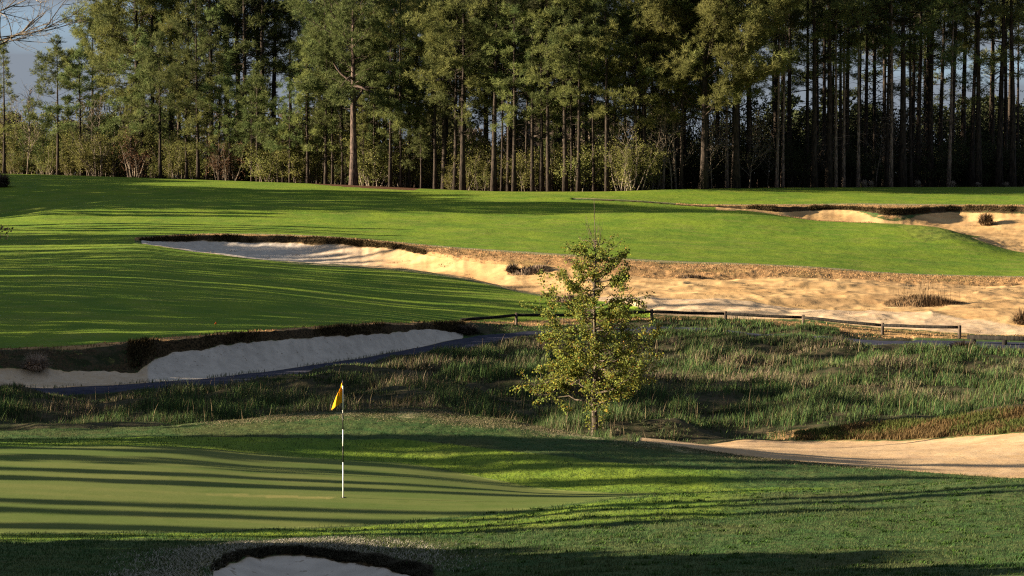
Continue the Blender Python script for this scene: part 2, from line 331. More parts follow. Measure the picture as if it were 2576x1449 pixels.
KL('lip1', 6, (-600, 618, 145), (0, 611, 148), (250, 602, 151.8), (340, 600, 152.6), (420, 596, 155.5), (500, 593, 158.0), (650, 593, 159.0), (750, 596, 158.8), (830, 599, 157.9), (900, 605, 156.5), (1000, 617, 154.1), (1060, 629, 151.5), (1200, 651, 146.5), (1300, 660, 144.1), (1450, 668, 142.6), (1600, 684, 141.4), (1700, 695, 141), (1900, 693, 142.5), (2000, 696, 143.2), (2150, 704, 143.8), (2300, 710, 144), (2576, 713, 145), (3200, 713, 145))
KL('edge1', 10, (-600, 610, 148), (0, 603, 151), (250, 599, 153.2), (340, 597.5, 153.8), (420, 592, 157), (500, 588.5, 159.6), (650, 589, 160.6), (830, 596, 160), (900, 601, 159.4), (1100, 617, 156.5), (1300, 631, 153.5), (1450, 640, 152), (1650, 652, 151), (1900, 660, 152.5), (2100, 671, 153), (2200, 680, 153), (2400, 689, 154), (2576, 692, 155), (3200, 692, 155))
KL('upper_mid', 24, (-600, 575, 165), (0, 572, 166), (330, 545, 175), (700, 550, 176), (1100, 562, 175), (1500, 585, 171), (1900, 610, 168), (2200, 628, 167), (2576, 662, 164), (3200, 680, 163))
KL('brow', 28, (-600, 560, 176), (0, 546, 178), (150, 522, 182), (330, 508, 185), (500, 506, 186), (800, 509, 186.5), (1100, 516, 187), (1400, 523, 188), (1700, 522, 189.5), (1850, 527, 189.5), (2000, 547, 187), (2060, 556, 185.5), (2200, 561, 184), (2360, 573, 181), (2446, 600, 177), (2576, 637, 173), (3200, 660, 170))
KL('hollow', 8, (-600, None, 186, -3.5), (0, None, 188, -3.15), (150, None, 189, -2.55), (330, 505, 190), (800, 506, 190.6), (1400, 515, 192), (1700, None, 193.5, -2.60), (1850, None, 193.6, -2.9), (2000, None, 193, -3.6), (2200, None, 191.5, -3.95), (2360, None, 189.5, -4.15), (2446, 592, 186), (2576, 606, 184), (3200, 620, 182))
KL('wall3', 16, (-600, 515, 196), (0, 510, 197), (150, 505, 197), (330, 498, 197), (800, 501, 198), (1100, 505, 199), (1440, 504, 199.6), (1600, 508.5, 199.2), (1760, 520, 198), (1850, 523, 197.6), (1950, 532, 195.4), (2000, 532, 196.6), (2080, 526, 199.0), (2150, 528, 197.2), (2230, 538, 193.8), (2300, 540, 195.2), (2400, 529, 199.2), (2500, 532, 197), (2576, 534, 196), (3200, 534, 196))
KL('lip3', 5, (-600, 513, 197), (0, 508, 198), (150, 503, 198), (330, 497, 198), (800, 499, 199), (1100, 503, 200), (1440, 501, 200), (1600, 506, 199.7), (1760, 517, 198.5), (1850, 518, 198.1), (1950, 519, 196.0), (2000, 519, 197.2), (2080, 519, 199.5), (2150, 520, 197.8), (2230, 526, 194.5), (2300, 524, 195.9), (2400, 518, 199.8), (2500, 519, 197.5), (2576, 520, 196.6), (3200, 520, 196))
KL('edge3', 5, (-600, 508, 200), (0, 502, 200.5), (330, 494, 200.5), (800, 496, 201), (1100, 500, 201.6), (1440, 499, 201.4), (1600, 504, 201), (1760, 514, 200.4), (1900, 514, 200.6), (2200, 512, 201.2), (2450, 515, 201.2), (2576, 515, 201.2), (3200, 515, 201))
KL('far_mid', 14, (-600, 466, 212), (0, 468, 211), (300, 468, 210), (800, 478, 208), (1100, 487, 206.5), (1440, 491, 206), (1760, 492, 207), (2200, 491, 210), (2576, 491, 212), (3200, 491, 212))
KL('wood_edge', 14, (-600, 432, 262), (0, 437, 246), (300, 445, 238), (500, 452, 233), (890, 466, 223), (1100, 476, 218.5), (1300, 482, 214), (1500, 482, 211), (1700, 476, 212), (2000, 472, 219), (2576, 470, 229), (3200, 470, 232))
KL('wood_deep', 8, (-600, None, 290, 0.2), (700, None, 270, -0.6), (1300, None, 258, -1.2), (3200, None, 262, -0.9))
KL('beyond', 6, (-600, None, 420, -1.2), (3200, None, 420, -1.2))
KL('far', 4, (-600, None, 1800, -2.0), (3200, None, 1800, -2.0))
KL('horizon', 2, (-600, None, 9000, -3.0), (3200, None, 9000, -3.0))

uc = np.linspace(-0.236, 0.236, 960)
ext = 0.236 * (16 ** (np.arange(1, 40) / 39.0)); ext = 0.236 + (ext - 0.236)
U = np.concatenate([-ext[::-1], uc, ext]); NC = len(U)
KD = np.zeros((len(NAMES), NC)); KZ = np.zeros_like(KD)
for i, (nm, _) in enumerate(NAMES):
    us, ds, zs = [], [], []
    for kk in L[nm]:
        px, py, d = kk[0], kk[1], kk[2]
        if py is None: x, z = (px - CX) / F * d, CZ + kk[3]
        else: x, _y, z = unproj(px, py, d)
        us.append(float(x) / d); ds.append(d); zs.append(float(z))
    KD[i] = pchip1(us, ds, U); KZ[i] = pchip1(us, zs, U)
NI = {nm: i for i, (nm, _) in enumerate(NAMES)}
_kw = np.exp(-0.5 * (np.arange(-24, 25) / 7.0) ** 2); _kw /= _kw.sum()
for A in (KD, KZ):
    for i in range(len(NAMES)):
        row = np.interp(np.linspace(-0.236, 0.236, 960), U, A[i]); sm_ = np.convolve(np.pad(row, 24, mode='edge'), _kw, 'valid')
        A[i, 39:39 + 960] = sm_
PX = CX + F * U          # approximate picture column of each terrain column
def rag(nm, amp_d, amp_z, sc_, seed, a=-1e9, b=1e9):     # ragged edges, faded at the ends
    i = NI[nm]; x = U * KD[i]
    w_ = np.clip((PX - a) / 40, 0, 1) * np.clip((b - PX) / 40, 0, 1)
    n_ = fbm(x * sc_, x * 0 + 3.3, seed, 4) - 0.5
    KD[i] += n_ * amp_d * w_; KZ[i] += (fbm(x * sc_ * 1.7, x * 0 + 8.8, seed + 9, 3) - 0.5) * amp_z * w_
rag('wall2', 0.7, 0.2, 1.6, 3, -500, 1150); rag('lip2', 0.5, 0.12, 0.8, 5, -500, 1150)
rag('wall1', 0.45, 0.14, 0.8, 11, 380, 2600); rag('lip1', 0.25, 0.06, 0.8, 13, 380, 2600)
rag('wall3', 1.3, 0.22, 0.45, 21, 1800, 3200); rag('lip3', 0.7, 0.08, 0.4, 23, 1800, 3200)
rag('pot_top', 0.12, 0.05, 4, 31, 520, 1100); rag('pot_rim', 0.1, 0.03, 3, 33, 520, 1100)
rag('sand_far', 0.7, 0.0, 0.9, 35, 1500, 3200)
for i in range(1, len(NAMES)): KD[i] = np.maximum(KD[i], KD[i - 1] + 0.08)
KM = pchip_slopes(KD, KZ)
_kw2 = np.exp(-0.5 * (np.arange(-60, 61) / 20.0) ** 2); _kw2 /= _kw2.sum()
for i in range(len(NAMES)):
    KM[i, 39:39 + 960] = np.convolve(np.pad(KM[i, 39:39 + 960], 60, mode='edge'), _kw2, 'valid')
KM = np.clip(KM, -6, 6)
# grid
rows_d, rows_z, rows_k, rows_t = [], [], [], []
for i, (nm, n) in enumerate(NAMES):
    if i == 0: continue
    h = KD[i] - KD[i - 1]
    for j in range(n if i < len(NAMES) - 1 else n + 1):
        t = j / n
        rows_d.append(KD[i - 1] + h * t)
        rows_z.append((2*t**3-3*t**2+1)*KZ[i-1] + (t**3-2*t**2+t)*h*KM[i-1] + (-2*t**3+3*t**2)*KZ[i] + (t**3-t**2)*h*KM[i])
        rows_k.append(i); rows_t.append(t)
D = np.array(rows_d); Z = np.array(rows_z); RK = np.array(rows_k); RT = np.array(rows_t); NR = len(D)
X = U[None, :] * D
PXg, PYg = proj(X, D, Z)
# zone masks
mask = {z: np.zeros((NR, NC), np.float32) for z in ZN}
def band(zone, k0, k1, a=-1e9, b=1e9, v=1.0):      # between line k0 and line k1
    r = (RK > NI[k0]) & (RK <= NI[k1])
    c = (PX >= a) & (PX <= b)
    mask[zone][np.ix_(r, c)] = v
def poly(zone, pts, v=1.0, k0='foot', k1='horizon'):
    p = np.array(pts, float); inside = np.zeros(PXg.shape, bool)
    r = (RK > NI[k0]) & (RK <= NI[k1])
    xs, ys = PXg[r], PYg[r]; ins = np.zeros(xs.shape, bool); j = len(p) - 1
    for i in range(len(p)):
        c = ((p[i, 1] > ys) != (p[j, 1] > ys)) & (xs < (p[j, 0] - p[i, 0]) * (ys - p[i, 1]) / (p[j, 1] - p[i, 1] + 1e-9) + p[i, 0])
        ins ^= c; j = i
    m_ = mask[zone][r]; m_[ins] = v; mask[zone][r] = m_
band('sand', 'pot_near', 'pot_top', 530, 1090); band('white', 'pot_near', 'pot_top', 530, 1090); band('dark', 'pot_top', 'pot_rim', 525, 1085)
_r = np.where(RK == NI['apron'])[0]
_w = np.exp(-((PX - 740) / 330.0) ** 4)[None, :] * (1 - 0.35 * ((PX > 900) & (PX < 1200)))[None, :]
mask['pale'][_r] = (0.72 * np.clip(1.25 - RT[_r][:, None] * 2.1, 0, 1) * _w).astype(np.float32)
_r = np.where((RK > NI['pot_near']) & (RK <= NI['pot_rim']))[0]
mask['pale'][_r] = 0.6 * np.exp(-((PX - 440) / 120.0) ** 2)[None, :]
band('green', 'green_front', 'green_back', -1e9, 1640)

_r = np.where((RK == NI['green_front']) | ((RK == NI['mound'])))[0]
mask['fair'][_r] = 0.60 * np.clip((2250 - PX) / 500, 0, 1)[None, :]
_r = np.where(((RK == NI['flag_line']) | (RK == NI['green_back'])))[0]
mask['fair'][_r] = 0.72 * (np.clip((PX - 1640) / 30, 0, 1) * np.clip((2350 - PX) / 400, 0, 1))[None, :]
 
band('pale', 'mound', 'crest', 300, 2100, 0.0)
rr = np.where(RK == NI['crest'])[0]
mask['pale'][rr] = (np.clip(RT[rr] * 1.5 - 0.75, 0, 0.56)[:, None] * np.clip((PX - 300) / 300, 0, 1) * np.clip((2300 - PX) / 300, 0.2, 1)).astype(np.float32)
band('sand', 'crest', 'sand_far', 1610, 1e9)
band('marsh', 'crest', 'path_near', -1e9, 1600); band('marsh', 'sand_far', 'path_near', 1600, 1e9)
rr = (RK == NI['bank']); mask['marsh'][np.ix_(rr, PX > 2000)] = 0; mask['tan'][np.ix_(rr, PX > 2000)] = 0.6
poly('sand', [(1890, 1102), (1960, 1086), (2060, 1084), (2100, 1092), (1990, 1104)]); 
band('path', 'path_near', 'path_far')
band('sand', 'path_far', 'wall2', -1e9, 1165); band('white', 'path_far', 'wall2', 370, 1165); band('white', 'path_far', 'wall2', -1e9, 370, 0.5)

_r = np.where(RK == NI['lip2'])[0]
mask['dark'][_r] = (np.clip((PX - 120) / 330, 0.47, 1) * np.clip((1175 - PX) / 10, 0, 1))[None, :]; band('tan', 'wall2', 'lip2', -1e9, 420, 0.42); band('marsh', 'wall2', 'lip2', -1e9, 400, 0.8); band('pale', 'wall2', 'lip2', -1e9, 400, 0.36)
band('tan', 'lip2', 'verge2', -1e9, 1600, 0.8); band('marsh', 'path_far', 'lip2', 1175, 2300, 0.7); band('tan', 'wall2', 'lip2', 1600, 1e9, 1.0); band('tan', 'lip2', 'verge2', 1600, 1e9, 0.55)
band('fair', 'verge2', 'near1', -1e9, 1380); band('fair', 'lip2', 'verge2', 480, 1380, 0.3)
# lower fairway's right-hand end and the sandy waste
poly('fair', [(1330, 738), (1420, 752), (1560, 765), (1640, 786), (1640, 800), (1380, 800)], 1.0, 'verge2', 'near1')
band('sand', 'verge2', 'wall1', 1385, 1e9); band('sand', 'near1', 'wall1', 355, 1e9)
poly('sand', [(1300, 700), (1420, 752), (1560, 765), (1640, 786), (1640, 805), (1290, 805)], 0.0, 'verge2', 'near1')
_r = np.where((RK > NI['near1']) & (RK <= NI['wall1']))[0]
mask['white'][_r] = np.clip((1080 - PX) / 420, 0, 1)[None, :]
poly('white', [(1380, 752), (1900, 770), (2300, 800), (2600, 830), (2600, 860), (1380, 810)], 0.4, 'verge2', 'near1')
band('pale', 'low_mid', 'near1', 300, 1400, 0.0)
rr = np.where(RK == NI['near1'])[0]
mask['pale'][rr] = (np.clip(RT[rr] * 2.2 - 1.55, 0, 0.6)[:, None] * np.clip((PX - 550) / 200, 0, 1) * np.clip((1420 - PX) / 60, 0, 1)).astype(np.float32)
mask['fair'][rr] *= (1 - np.clip(mask['pale'][rr] * 1.3, 0, 1))
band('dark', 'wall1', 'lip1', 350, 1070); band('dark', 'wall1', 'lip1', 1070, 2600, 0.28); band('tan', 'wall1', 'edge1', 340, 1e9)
band('fair', 'near1', 'edge1', -1e9, 340); band('fair', 'edge1', 'brow'); band('fair', 'brow', 'wall3', -1e9, 1850)
band('tan', 'brow', 'hollow', 1950, 1e9); band('sand', 'hollow', 'wall3', 1800, 1e9)
poly('fair', [(2200, 562), (2262, 575), (2290, 600), (2330, 612), (2400, 606), (2480, 618), (2576, 640), (2700, 665), (2700, 540), (2200, 540)], 0.55, 'edge1', 'hollow')
poly('tan', [(2200, 562), (2262, 575), (2290, 600), (2330, 612), (2400, 606), (2480, 618), (2576, 640), (2700, 665), (2700, 540), (2200, 540)], 0.5, 'edge1', 'hollow')
poly('sand', [(2420, 598), (2600, 598), (2600, 640), (2480, 625)], 1.0, 'brow', 'wall3')
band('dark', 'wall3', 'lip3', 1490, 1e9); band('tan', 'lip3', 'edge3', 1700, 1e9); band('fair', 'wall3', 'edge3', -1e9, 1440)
band('fair', 'edge3', 'wood_edge'); 
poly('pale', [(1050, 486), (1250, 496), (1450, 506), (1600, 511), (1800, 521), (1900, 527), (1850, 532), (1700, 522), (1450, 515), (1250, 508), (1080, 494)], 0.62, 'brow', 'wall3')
poly('fair', [(770, 461), (860, 459), (930, 461), (1020, 467), (1060, 473), (1040, 479), (930, 474), (840, 468)], 0.0, 'far_mid', 'wood_deep')
# halo glow painted as thin pale lines where mown grass meets the longer grass
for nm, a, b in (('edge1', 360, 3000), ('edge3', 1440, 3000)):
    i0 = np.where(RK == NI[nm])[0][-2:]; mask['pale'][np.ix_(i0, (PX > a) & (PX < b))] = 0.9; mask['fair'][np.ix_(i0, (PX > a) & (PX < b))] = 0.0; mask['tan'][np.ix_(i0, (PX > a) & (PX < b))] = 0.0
band('floor', 'wood_edge', 'horizon')
poly('floor', [(770, 461), (860, 459), (930, 461), (1020, 467), (1060, 473), (1040, 479), (930, 474), (840, 468)], 1.0, 'far_mid', 'wood_deep')
_r = np.where((RK > NI['crest']) & (RK <= NI['sand_far']))[0]
mask['white'][_r] = 0.30
poly('white', [(430, 1238), (640, 1243), (860, 1249), (830, 1256), (640, 1252), (520, 1246)], 0.6, 'green_front', 'green_back')  # sunlit streak on the green, painted in as a pale tone
_c = np.clip(1 - np.abs(PX - 2240) / 90, 0, 1)
_r = np.where(RK == NI['wall3'])[0]
mask['tan'][_r] = np.clip(RT[_r] * 2 - 1.0, 0, 1)[:, None] * _c[None, :]; mask['sand'][_r] *= 1 - np.clip(mask['tan'][_r] * 2, 0, 1)
# soften the masks by a cell so edges can be broken up by noise
def blur(a, n=1):
    for _ in range(n):
        b = a.copy(); b[1:-1] = (a[:-2] + 2 * a[1:-1] + a[2:]) / 4; a = b
        b = a.copy(); b[:, 1:-1] = (a[:, :-2] + 2 * a[:, 1:-1] + a[:, 2:]) / 4; a = b
    return a
for z in ZN: mask[z] = blur(mask[z], 1)
# relief of each surface
sm = lambda z, n=2: blur(mask[z], n)
sandm = sm('sand') * (1 - sm('green'))
dz = sandm * np.where(D < 72, .4, 1.0) * ((fbm(X * 0.5, D * 0.5, 41, 4) - 0.5) * 0.22 + (fbm(X * 1.8, D * 1.4, 42, 3) - 0.5) * 0.045)
_wv = np.clip((D - 112) / 6, 0, 1) * np.clip((152 - D) / 6, 0, 1) * np.clip((PXg - 1300) / 200, 0, 1)
dz += sandm * _wv * ((fbm(X * 0.11, D * 0.22, 91, 3) - 0.5) * 0.9 + (1 - np.abs(fbm(X * 0.35, D * 0.5, 92, 3) * 2 - 1)) * 0.22)
dz += sm('marsh') * (fbm(X * 0.28, D * 0.28, 43, 4) - 0.5) * 1.2
dz += sm('tan') * (fbm(X * 1.2, D * 1.2, 44, 4) - 0.5) * 0.22
dz += sm('dark') * (fbm(X * 3, D * 3, 45, 3) - 0.5) * 0.16
far_w = np.clip((D - 60) / 60, 0, 1)
dz += sm('fair') * far_w * ((fbm(X * 0.06, D * 0.10, 46, 3) - 0.5) * 0.35 + (fbm(X * 0.9, D * 0.9, 47, 3) - 0.5) * 0.05)
nearm = (D < 60) * (1 - sm('green')) * (1 - sandm)
dz += nearm * ((fbm(X * 0.8, D * 0.8, 48, 3) - 0.5) * 0.08 + (fbm(X * 5, D * 5, 49, 3) - 0.5) * 0.030)
Z = Z + dz * np.clip((NR - 1 - np.arange(NR)) / 10, 0, 1)[:, None] * (D < 205)
PXg, PYg = proj(X, D, Z)

# split into the named surfaces
IDS = ['rough', 'putting_green', 'fairway', 'bunker_sand', 'cart_path', 'marsh_ground', 'dry_rough', 'forest_floor', 'waste_sand']
zid = np.zeros((NR, NC), int)
zid[mask['tan'] > 0.5] = 6; zid[mask['marsh'] > 0.5] = 5; zid[mask['floor'] > 0.5] = 7; zid[mask['fair'] > 0.5] = 2
zid[(mask['fair'] > 0.5) & (D < 60)] = 0
zid[mask['green'] > 0.5] = 1; zid[mask['sand'] > 0.5] = 3; zid[mask['path'] > 0.5] = 4; zid[mask['dark'] > 0.5] = 6
zid[(mask['sand'] > 0.5) & (((D < 72) & (D > 45)) | ((D > 110) & (D < 145) & (PXg > 1080)))] = 8
V = np.stack([X, D, Z], -1).reshape(-1, 3)
# shared vertex normals so that the seams between surfaces do not show
du = np.gradient(np.stack([X, D, Z], -1), axis=1); dr = np.gradient(np.stack([X, D, Z], -1), axis=0)
NRM = np.cross(du, dr); NRM /= np.linalg.norm(NRM, axis=-1)[..., None] + 1e-12; NRM = NRM.reshape(-1, 3)
ii = (np.arange(NR - 1)[:, None] * NC + np.arange(NC - 1)[None, :])
Q = np.stack([ii, ii + 1, ii + NC + 1, ii + NC], -1).reshape(-1, 4)
fz = zid[:-1, :-1].reshape(-1)
ATT = {z: mask[z].reshape(-1) for z in ZN}
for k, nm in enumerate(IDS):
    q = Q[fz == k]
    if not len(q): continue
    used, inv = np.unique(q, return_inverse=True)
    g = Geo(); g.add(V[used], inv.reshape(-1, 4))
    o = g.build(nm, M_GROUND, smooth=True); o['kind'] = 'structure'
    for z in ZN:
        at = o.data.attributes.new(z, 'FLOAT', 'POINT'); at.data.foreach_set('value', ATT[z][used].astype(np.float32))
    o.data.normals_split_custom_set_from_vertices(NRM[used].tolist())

def ground(x, y):
    """height of the terrain at a spot, read off the grid"""
    u = x / y; c = np.interp(u, U, np.arange(NC)); c0 = int(min(c, NC - 2)); t = c - c0
    za = np.interp(y, D[:, c0], Z[:, c0]); zb = np.interp(y, D[:, c0 + 1], Z[:, c0 + 1])
    return za * (1 - t) + zb * t
def at_px(px, y, dz_=0.0):
    x = (px - CX) / F * y
    return Vector((x, y, ground(x, y) + dz_))
def at_pp(px, py, y0, y1):
    """first spot of terrain between depths y0..y1 that shows at picture position px,py"""
    best = None
    for y in np.linspace(y0, y1, 160):
        x = (px - CX) / F * y; p = proj(x, y, ground(x, y))[1]
        e = abs(p - py)
        if best is None or e < best[0]: best = (e, x, y)
    return Vector((best[1], best[2], ground(best[1], best[2])))

#==TREES==
# ------------------------------------------------------------------ trees
def unit(v): return v / (np.linalg.norm(v) + 1e-9)
def puffs(g, cents, n, ln, wd, r, up=0.25, out=None):
    """needle tufts: n thin blades fanned round each centre"""
    cents = np.asarray(cents); m = len(cents)
    d = r.normal(size=(m, n, 3)); d[..., 2] = d[..., 2] * 0.8 + up
    if out is not None: d += out[:, None, :] * 0.9
    d /= np.linalg.norm(d, axis=-1)[..., None]
    l = ln * r.uniform(0.6, 1.25, (m, n, 1))
    s = np.cross(d, r.normal(size=(m, n, 3))); s /= np.linalg.norm(s, axis=-1)[..., None] + 1e-9
    c = cents[:, None, :] + d * 0.03
    tip = c + d * l
    wv = s * wd * r.uniform(0.7, 1.3, (m, n, 1))
    mid = c + d * l * 0.55
    v = np.stack([c, mid + wv, tip, mid - wv], 2).reshape(-1, 3)
    g.add(v, np.arange(m * n * 4).reshape(-1, 4))
def pine_mesh(seed, h, r0, bare, rad, nl, npf, shape='tall', dead=10, blades=20, ln=0.46):
    """trunk geo and crown geo of a pine of height h"""
    r = np.random.default_rng(seed); tk, cr = Geo(), Geo()
    k = 9; zz = np.linspace(0, h, k)
    wob = np.cumsum(r.normal(0, 0.010 * h / k, (k, 2)), axis=0); wob -= wob[0]
    path = np.column_stack([wob, zz]); path[0, 2] = -0.6
    rad_t = r0 * (1 - 0.88 * (zz / h) ** 0.9); rad_t[0] *= 1.35
    tk.tube(path, rad_t, 8)
    def tpos(z): return np.array([np.interp(z, zz, path[:, 0]), np.interp(z, zz, path[:, 1]), z])
    cents, outs = [], []
    az = r.uniform(0, 6.28); lobes = r.uniform(0, 6.28, 3)
    for i in range(nl):
        f = (i + r.uniform(0, 0.9)) / nl                  # 0 bottom of crown .. 1 top
        z = h * (bare + (1 - bare) * f * 0.985); az += 2.4 + r.uniform(-.5, .5)
        if shape == 'tall': pr = (0.45 + 0.75 * math.sin(math.pi * min(1, f * 0.85 + 0.22))) * (1 - 0.55 * max(0, f - 0.6) / 0.4)
        elif shape == 'cone': pr = 1.08 * (1 - f) ** 0.75 + 0.14
        else: pr = 0.55 + 0.6 * math.sin(math.pi * min(1, f * 0.7 + 0.25))
        if shape != 'cone' and r.random() < 0.10: continue
        ll = rad * pr * r.uniform(0.55, 1.2) * (0.8 + 0.3 * math.cos(az - lobes[0]) + 0.15 * math.cos(2 * az - lobes[1]))
        ll = max(0.35, ll)
        el = (-0.2 + 0.95 * f + r.uniform(-.35, .35)) if shape != 'umbrella' else (0.15 + 0.5 * f + r.uniform(-.2, .25))
        dirv = np.array([math.cos(az) * math.cos(el), math.sin(az) * math.cos(el), math.sin(el)])
        b0 = tpos(z); nseg = 5; pts = [b0]
        dcur = dirv.copy()
        for s in range(nseg):
            dcur = unit(dcur + r.normal(0, 0.16, 3) + np.array([0, 0, 0.07])); pts.append(pts[-1] + dcur * ll / nseg)
        pts = np.array(pts)
        br = max(0.02, 0.30 * np.interp(z, zz, rad_t)) * (0.6 + 0.1 * ll)
        tk.tube(pts, np.linspace(br, 0.012, nseg + 1), 4, cap=False)
        ts = np.linspace(0, 1, nseg + 1)
        nsub = max(2, int(2 + ll * 1.3))
        for s in range(nsub):
            t0 = r.uniform(0.40, 1.0); p0 = np.array([np.interp(t0, ts, pts[:, a]) for a in range(3)])
            side = np.cross(dcur, [0, 0, 1.0]) * r.choice([-1, 1]) * r.uniform(0.3, 1.1)
            sdv = unit(dcur + side + r.normal(0, .25, 3) + np.array([0, 0, .25])); sl = ll * r.uniform(0.18, 0.42)
            p1 = p0 + sdv * sl
            tk.tube(np.array([p0, (p0 + p1) / 2 + r.normal(0, .04, 3), p1]), [br * .45, br * .3, 0.01], 3, cap=False)
            npb = max(2, int(npf * (0.6 + 0.25 * ll)))
            tt = r.uniform(0.45, 1.12, npb)[:, None]
            cents.append(p0 + (p1 - p0) * tt + r.normal(0, 0.11 + 0.04 * ll, (npb, 3)) * np.array([1, 1, 0.8])); outs.append(np.tile(sdv, (npb, 1)))
    top = tpos(h)
    cents.append(top + r.normal(0, .25, (8, 3))); outs.append(np.tile([0, 0, 1.0], (8, 1)))
    for i in range(dead):
        z = h * r.uniform(0.12, bare + 0.1); a = r.uniform(0, 6.28); ll = r.uniform(0.4, 1.6)
        p0 = tpos(z); p1 = p0 + np.array([math.cos(a), math.sin(a), r.uniform(-.2, .35)]) * ll
        tk.tube(np.array([p0, (p0 + p1) / 2 + r.normal(0, .08, 3), p1]), [0.03, 0.022, 0.008], 3, cap=False)
    c = np.vstack(cents); o_ = np.vstack(outs)
    puffs(cr, c, blades, ln, 0.021, r, 0.25, o_)
    return tk, cr
PROTO = {}
def make_proto(key, name, tk, cr, bark, leaf):
    e = empty(name)
    tk.build('trunk', bark, e, smooth=True)
    if cr is not None: cr.build('crown', leaf, e)
    PROTO[key] = [e, False]
def plant(key, loc, s=1.0, rz=None, label=None, cat='tree', group=None, lean=(0, 0), sz=None):
    e, used = PROTO[key]
    o = copy_tree(e) if used else e
    PROTO[key][1] = True
    o.location = loc; o.rotation_euler = (lean[0], lean[1], random.uniform(0, 6.28) if rz is None else rz)
    o.scale = (s, s, s if sz is None else sz)
    return tag(o, label, cat, group)
for i in range(4):   # tall forest pines, 25 m
    make_proto('tall%d' % i, 'pine_tree', *pine_mesh(100 + i, 25, 0.24 + 0.03 * i, 0.27 + 0.055 * i, 3.3 + 0.35 * i, 74, 3, 'tall', 16), M_BARK, M_NEEDLE if i % 2 else M_NEEDLEL)
for i in range(3):   # young pines, 13 m
    make_proto('young%d' % i, 'pine_tree', *pine_mesh(200 + i, 13, 0.17, 0.26 + 0.06 * i, 2.3 + 0.2 * i, 42, 4, 'cone' if i != 1 else 'tall', 8, 18, 0.40), M_BARK, M_NEEDLE if i else M_NEEDLEL)
for i in range(3):   # slim dark forest pines, long bare trunk, 27 m
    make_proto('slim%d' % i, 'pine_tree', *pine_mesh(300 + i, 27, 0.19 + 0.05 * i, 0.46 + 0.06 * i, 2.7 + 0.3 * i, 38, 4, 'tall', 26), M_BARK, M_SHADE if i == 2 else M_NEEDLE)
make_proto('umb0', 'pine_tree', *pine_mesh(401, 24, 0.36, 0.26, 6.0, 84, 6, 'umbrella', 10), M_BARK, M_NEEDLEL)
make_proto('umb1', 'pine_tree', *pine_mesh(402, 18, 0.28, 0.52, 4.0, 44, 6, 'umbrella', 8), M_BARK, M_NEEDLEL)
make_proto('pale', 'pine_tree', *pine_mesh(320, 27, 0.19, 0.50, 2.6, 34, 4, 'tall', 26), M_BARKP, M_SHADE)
make_proto('low', 'pine_sapling', *pine_mesh(403, 5, 0.07, 0.10, 1.3, 26, 3, 'cone', 2, 12, 0.3), M_BARK, M_NEEDLE)

def brush_mesh(seed, h, wd, nst, nleaf, size=0.11, twigs=5):
    r = np.random.default_rng(seed); tk, cr = Geo(), Geo(); cents = []
    for i in range(nst):
        a = r.uniform(0, 6.28); b0 = np.array([math.cos(a), math.sin(a), 0]) * r.uniform(0, wd * 0.35); b0[2] = -0.2
        lean = np.array([math.cos(a), math.sin(a), 0]) * r.uniform(0.05, 0.5) * wd / h; hh = h * r.uniform(0.5, 1.0)
        pts = [b0]; d = unit(lean + np.array([0, 0, 1.0]))
        for s in range(6):
            d = unit(d + r.normal(0, 0.13, 3)); pts.append(pts[-1] + d * hh / 6)
        pts = np.array(pts); tk.tube(pts, np.linspace(0.02 + 0.008 * h, 0.008, 7), 4, cap=False)
        for s in range(twigs):
            t = r.uniform(0.2, 1.0); p0 = np.array([np.interp(t, np.linspace(0, 1, 7), pts[:, k]) for k in range(3)])
            dv = unit(d + r.normal(0, 0.7, 3)); l = h * r.uniform(0.10, 0.28); p1 = p0 + dv * l
            tk.tube(np.array([p0, (p0 + p1) / 2 + r.normal(0, .05 * l, 3), p1]), [0.014, 0.010, 0.005], 3, cap=False)
            if nleaf: cents.append(p0 + (p1 - p0) * r.uniform(0.2, 1.1, (nleaf, 1)) + r.normal(0, 0.10 + 0.02 * h, (nleaf, 3)))
    if not nleaf: return tk, None
    puffs(cr, np.vstack(cents), 3, size, size * 0.35, r, 0.0)
    return tk, cr
for i in range(3): make_proto('brush%d' % i, 'brush_thicket', *brush_mesh(500 + i, 4.0 + 0.7 * i, 4.2, 24, 26, 0.105), M_TWIG, M_BRUSH)
make_proto('rust', 'brush_thicket', *brush_mesh(510, 3.6, 3.4, 18, 9), M_TWIG, M_RUST)
for i in range(2): make_proto('dark%d' % i, 'brush_thicket', *brush_mesh(520 + i, 6.0 + i, 5.0, 24, 14, 0.16), M_BARK, M_SHADE)
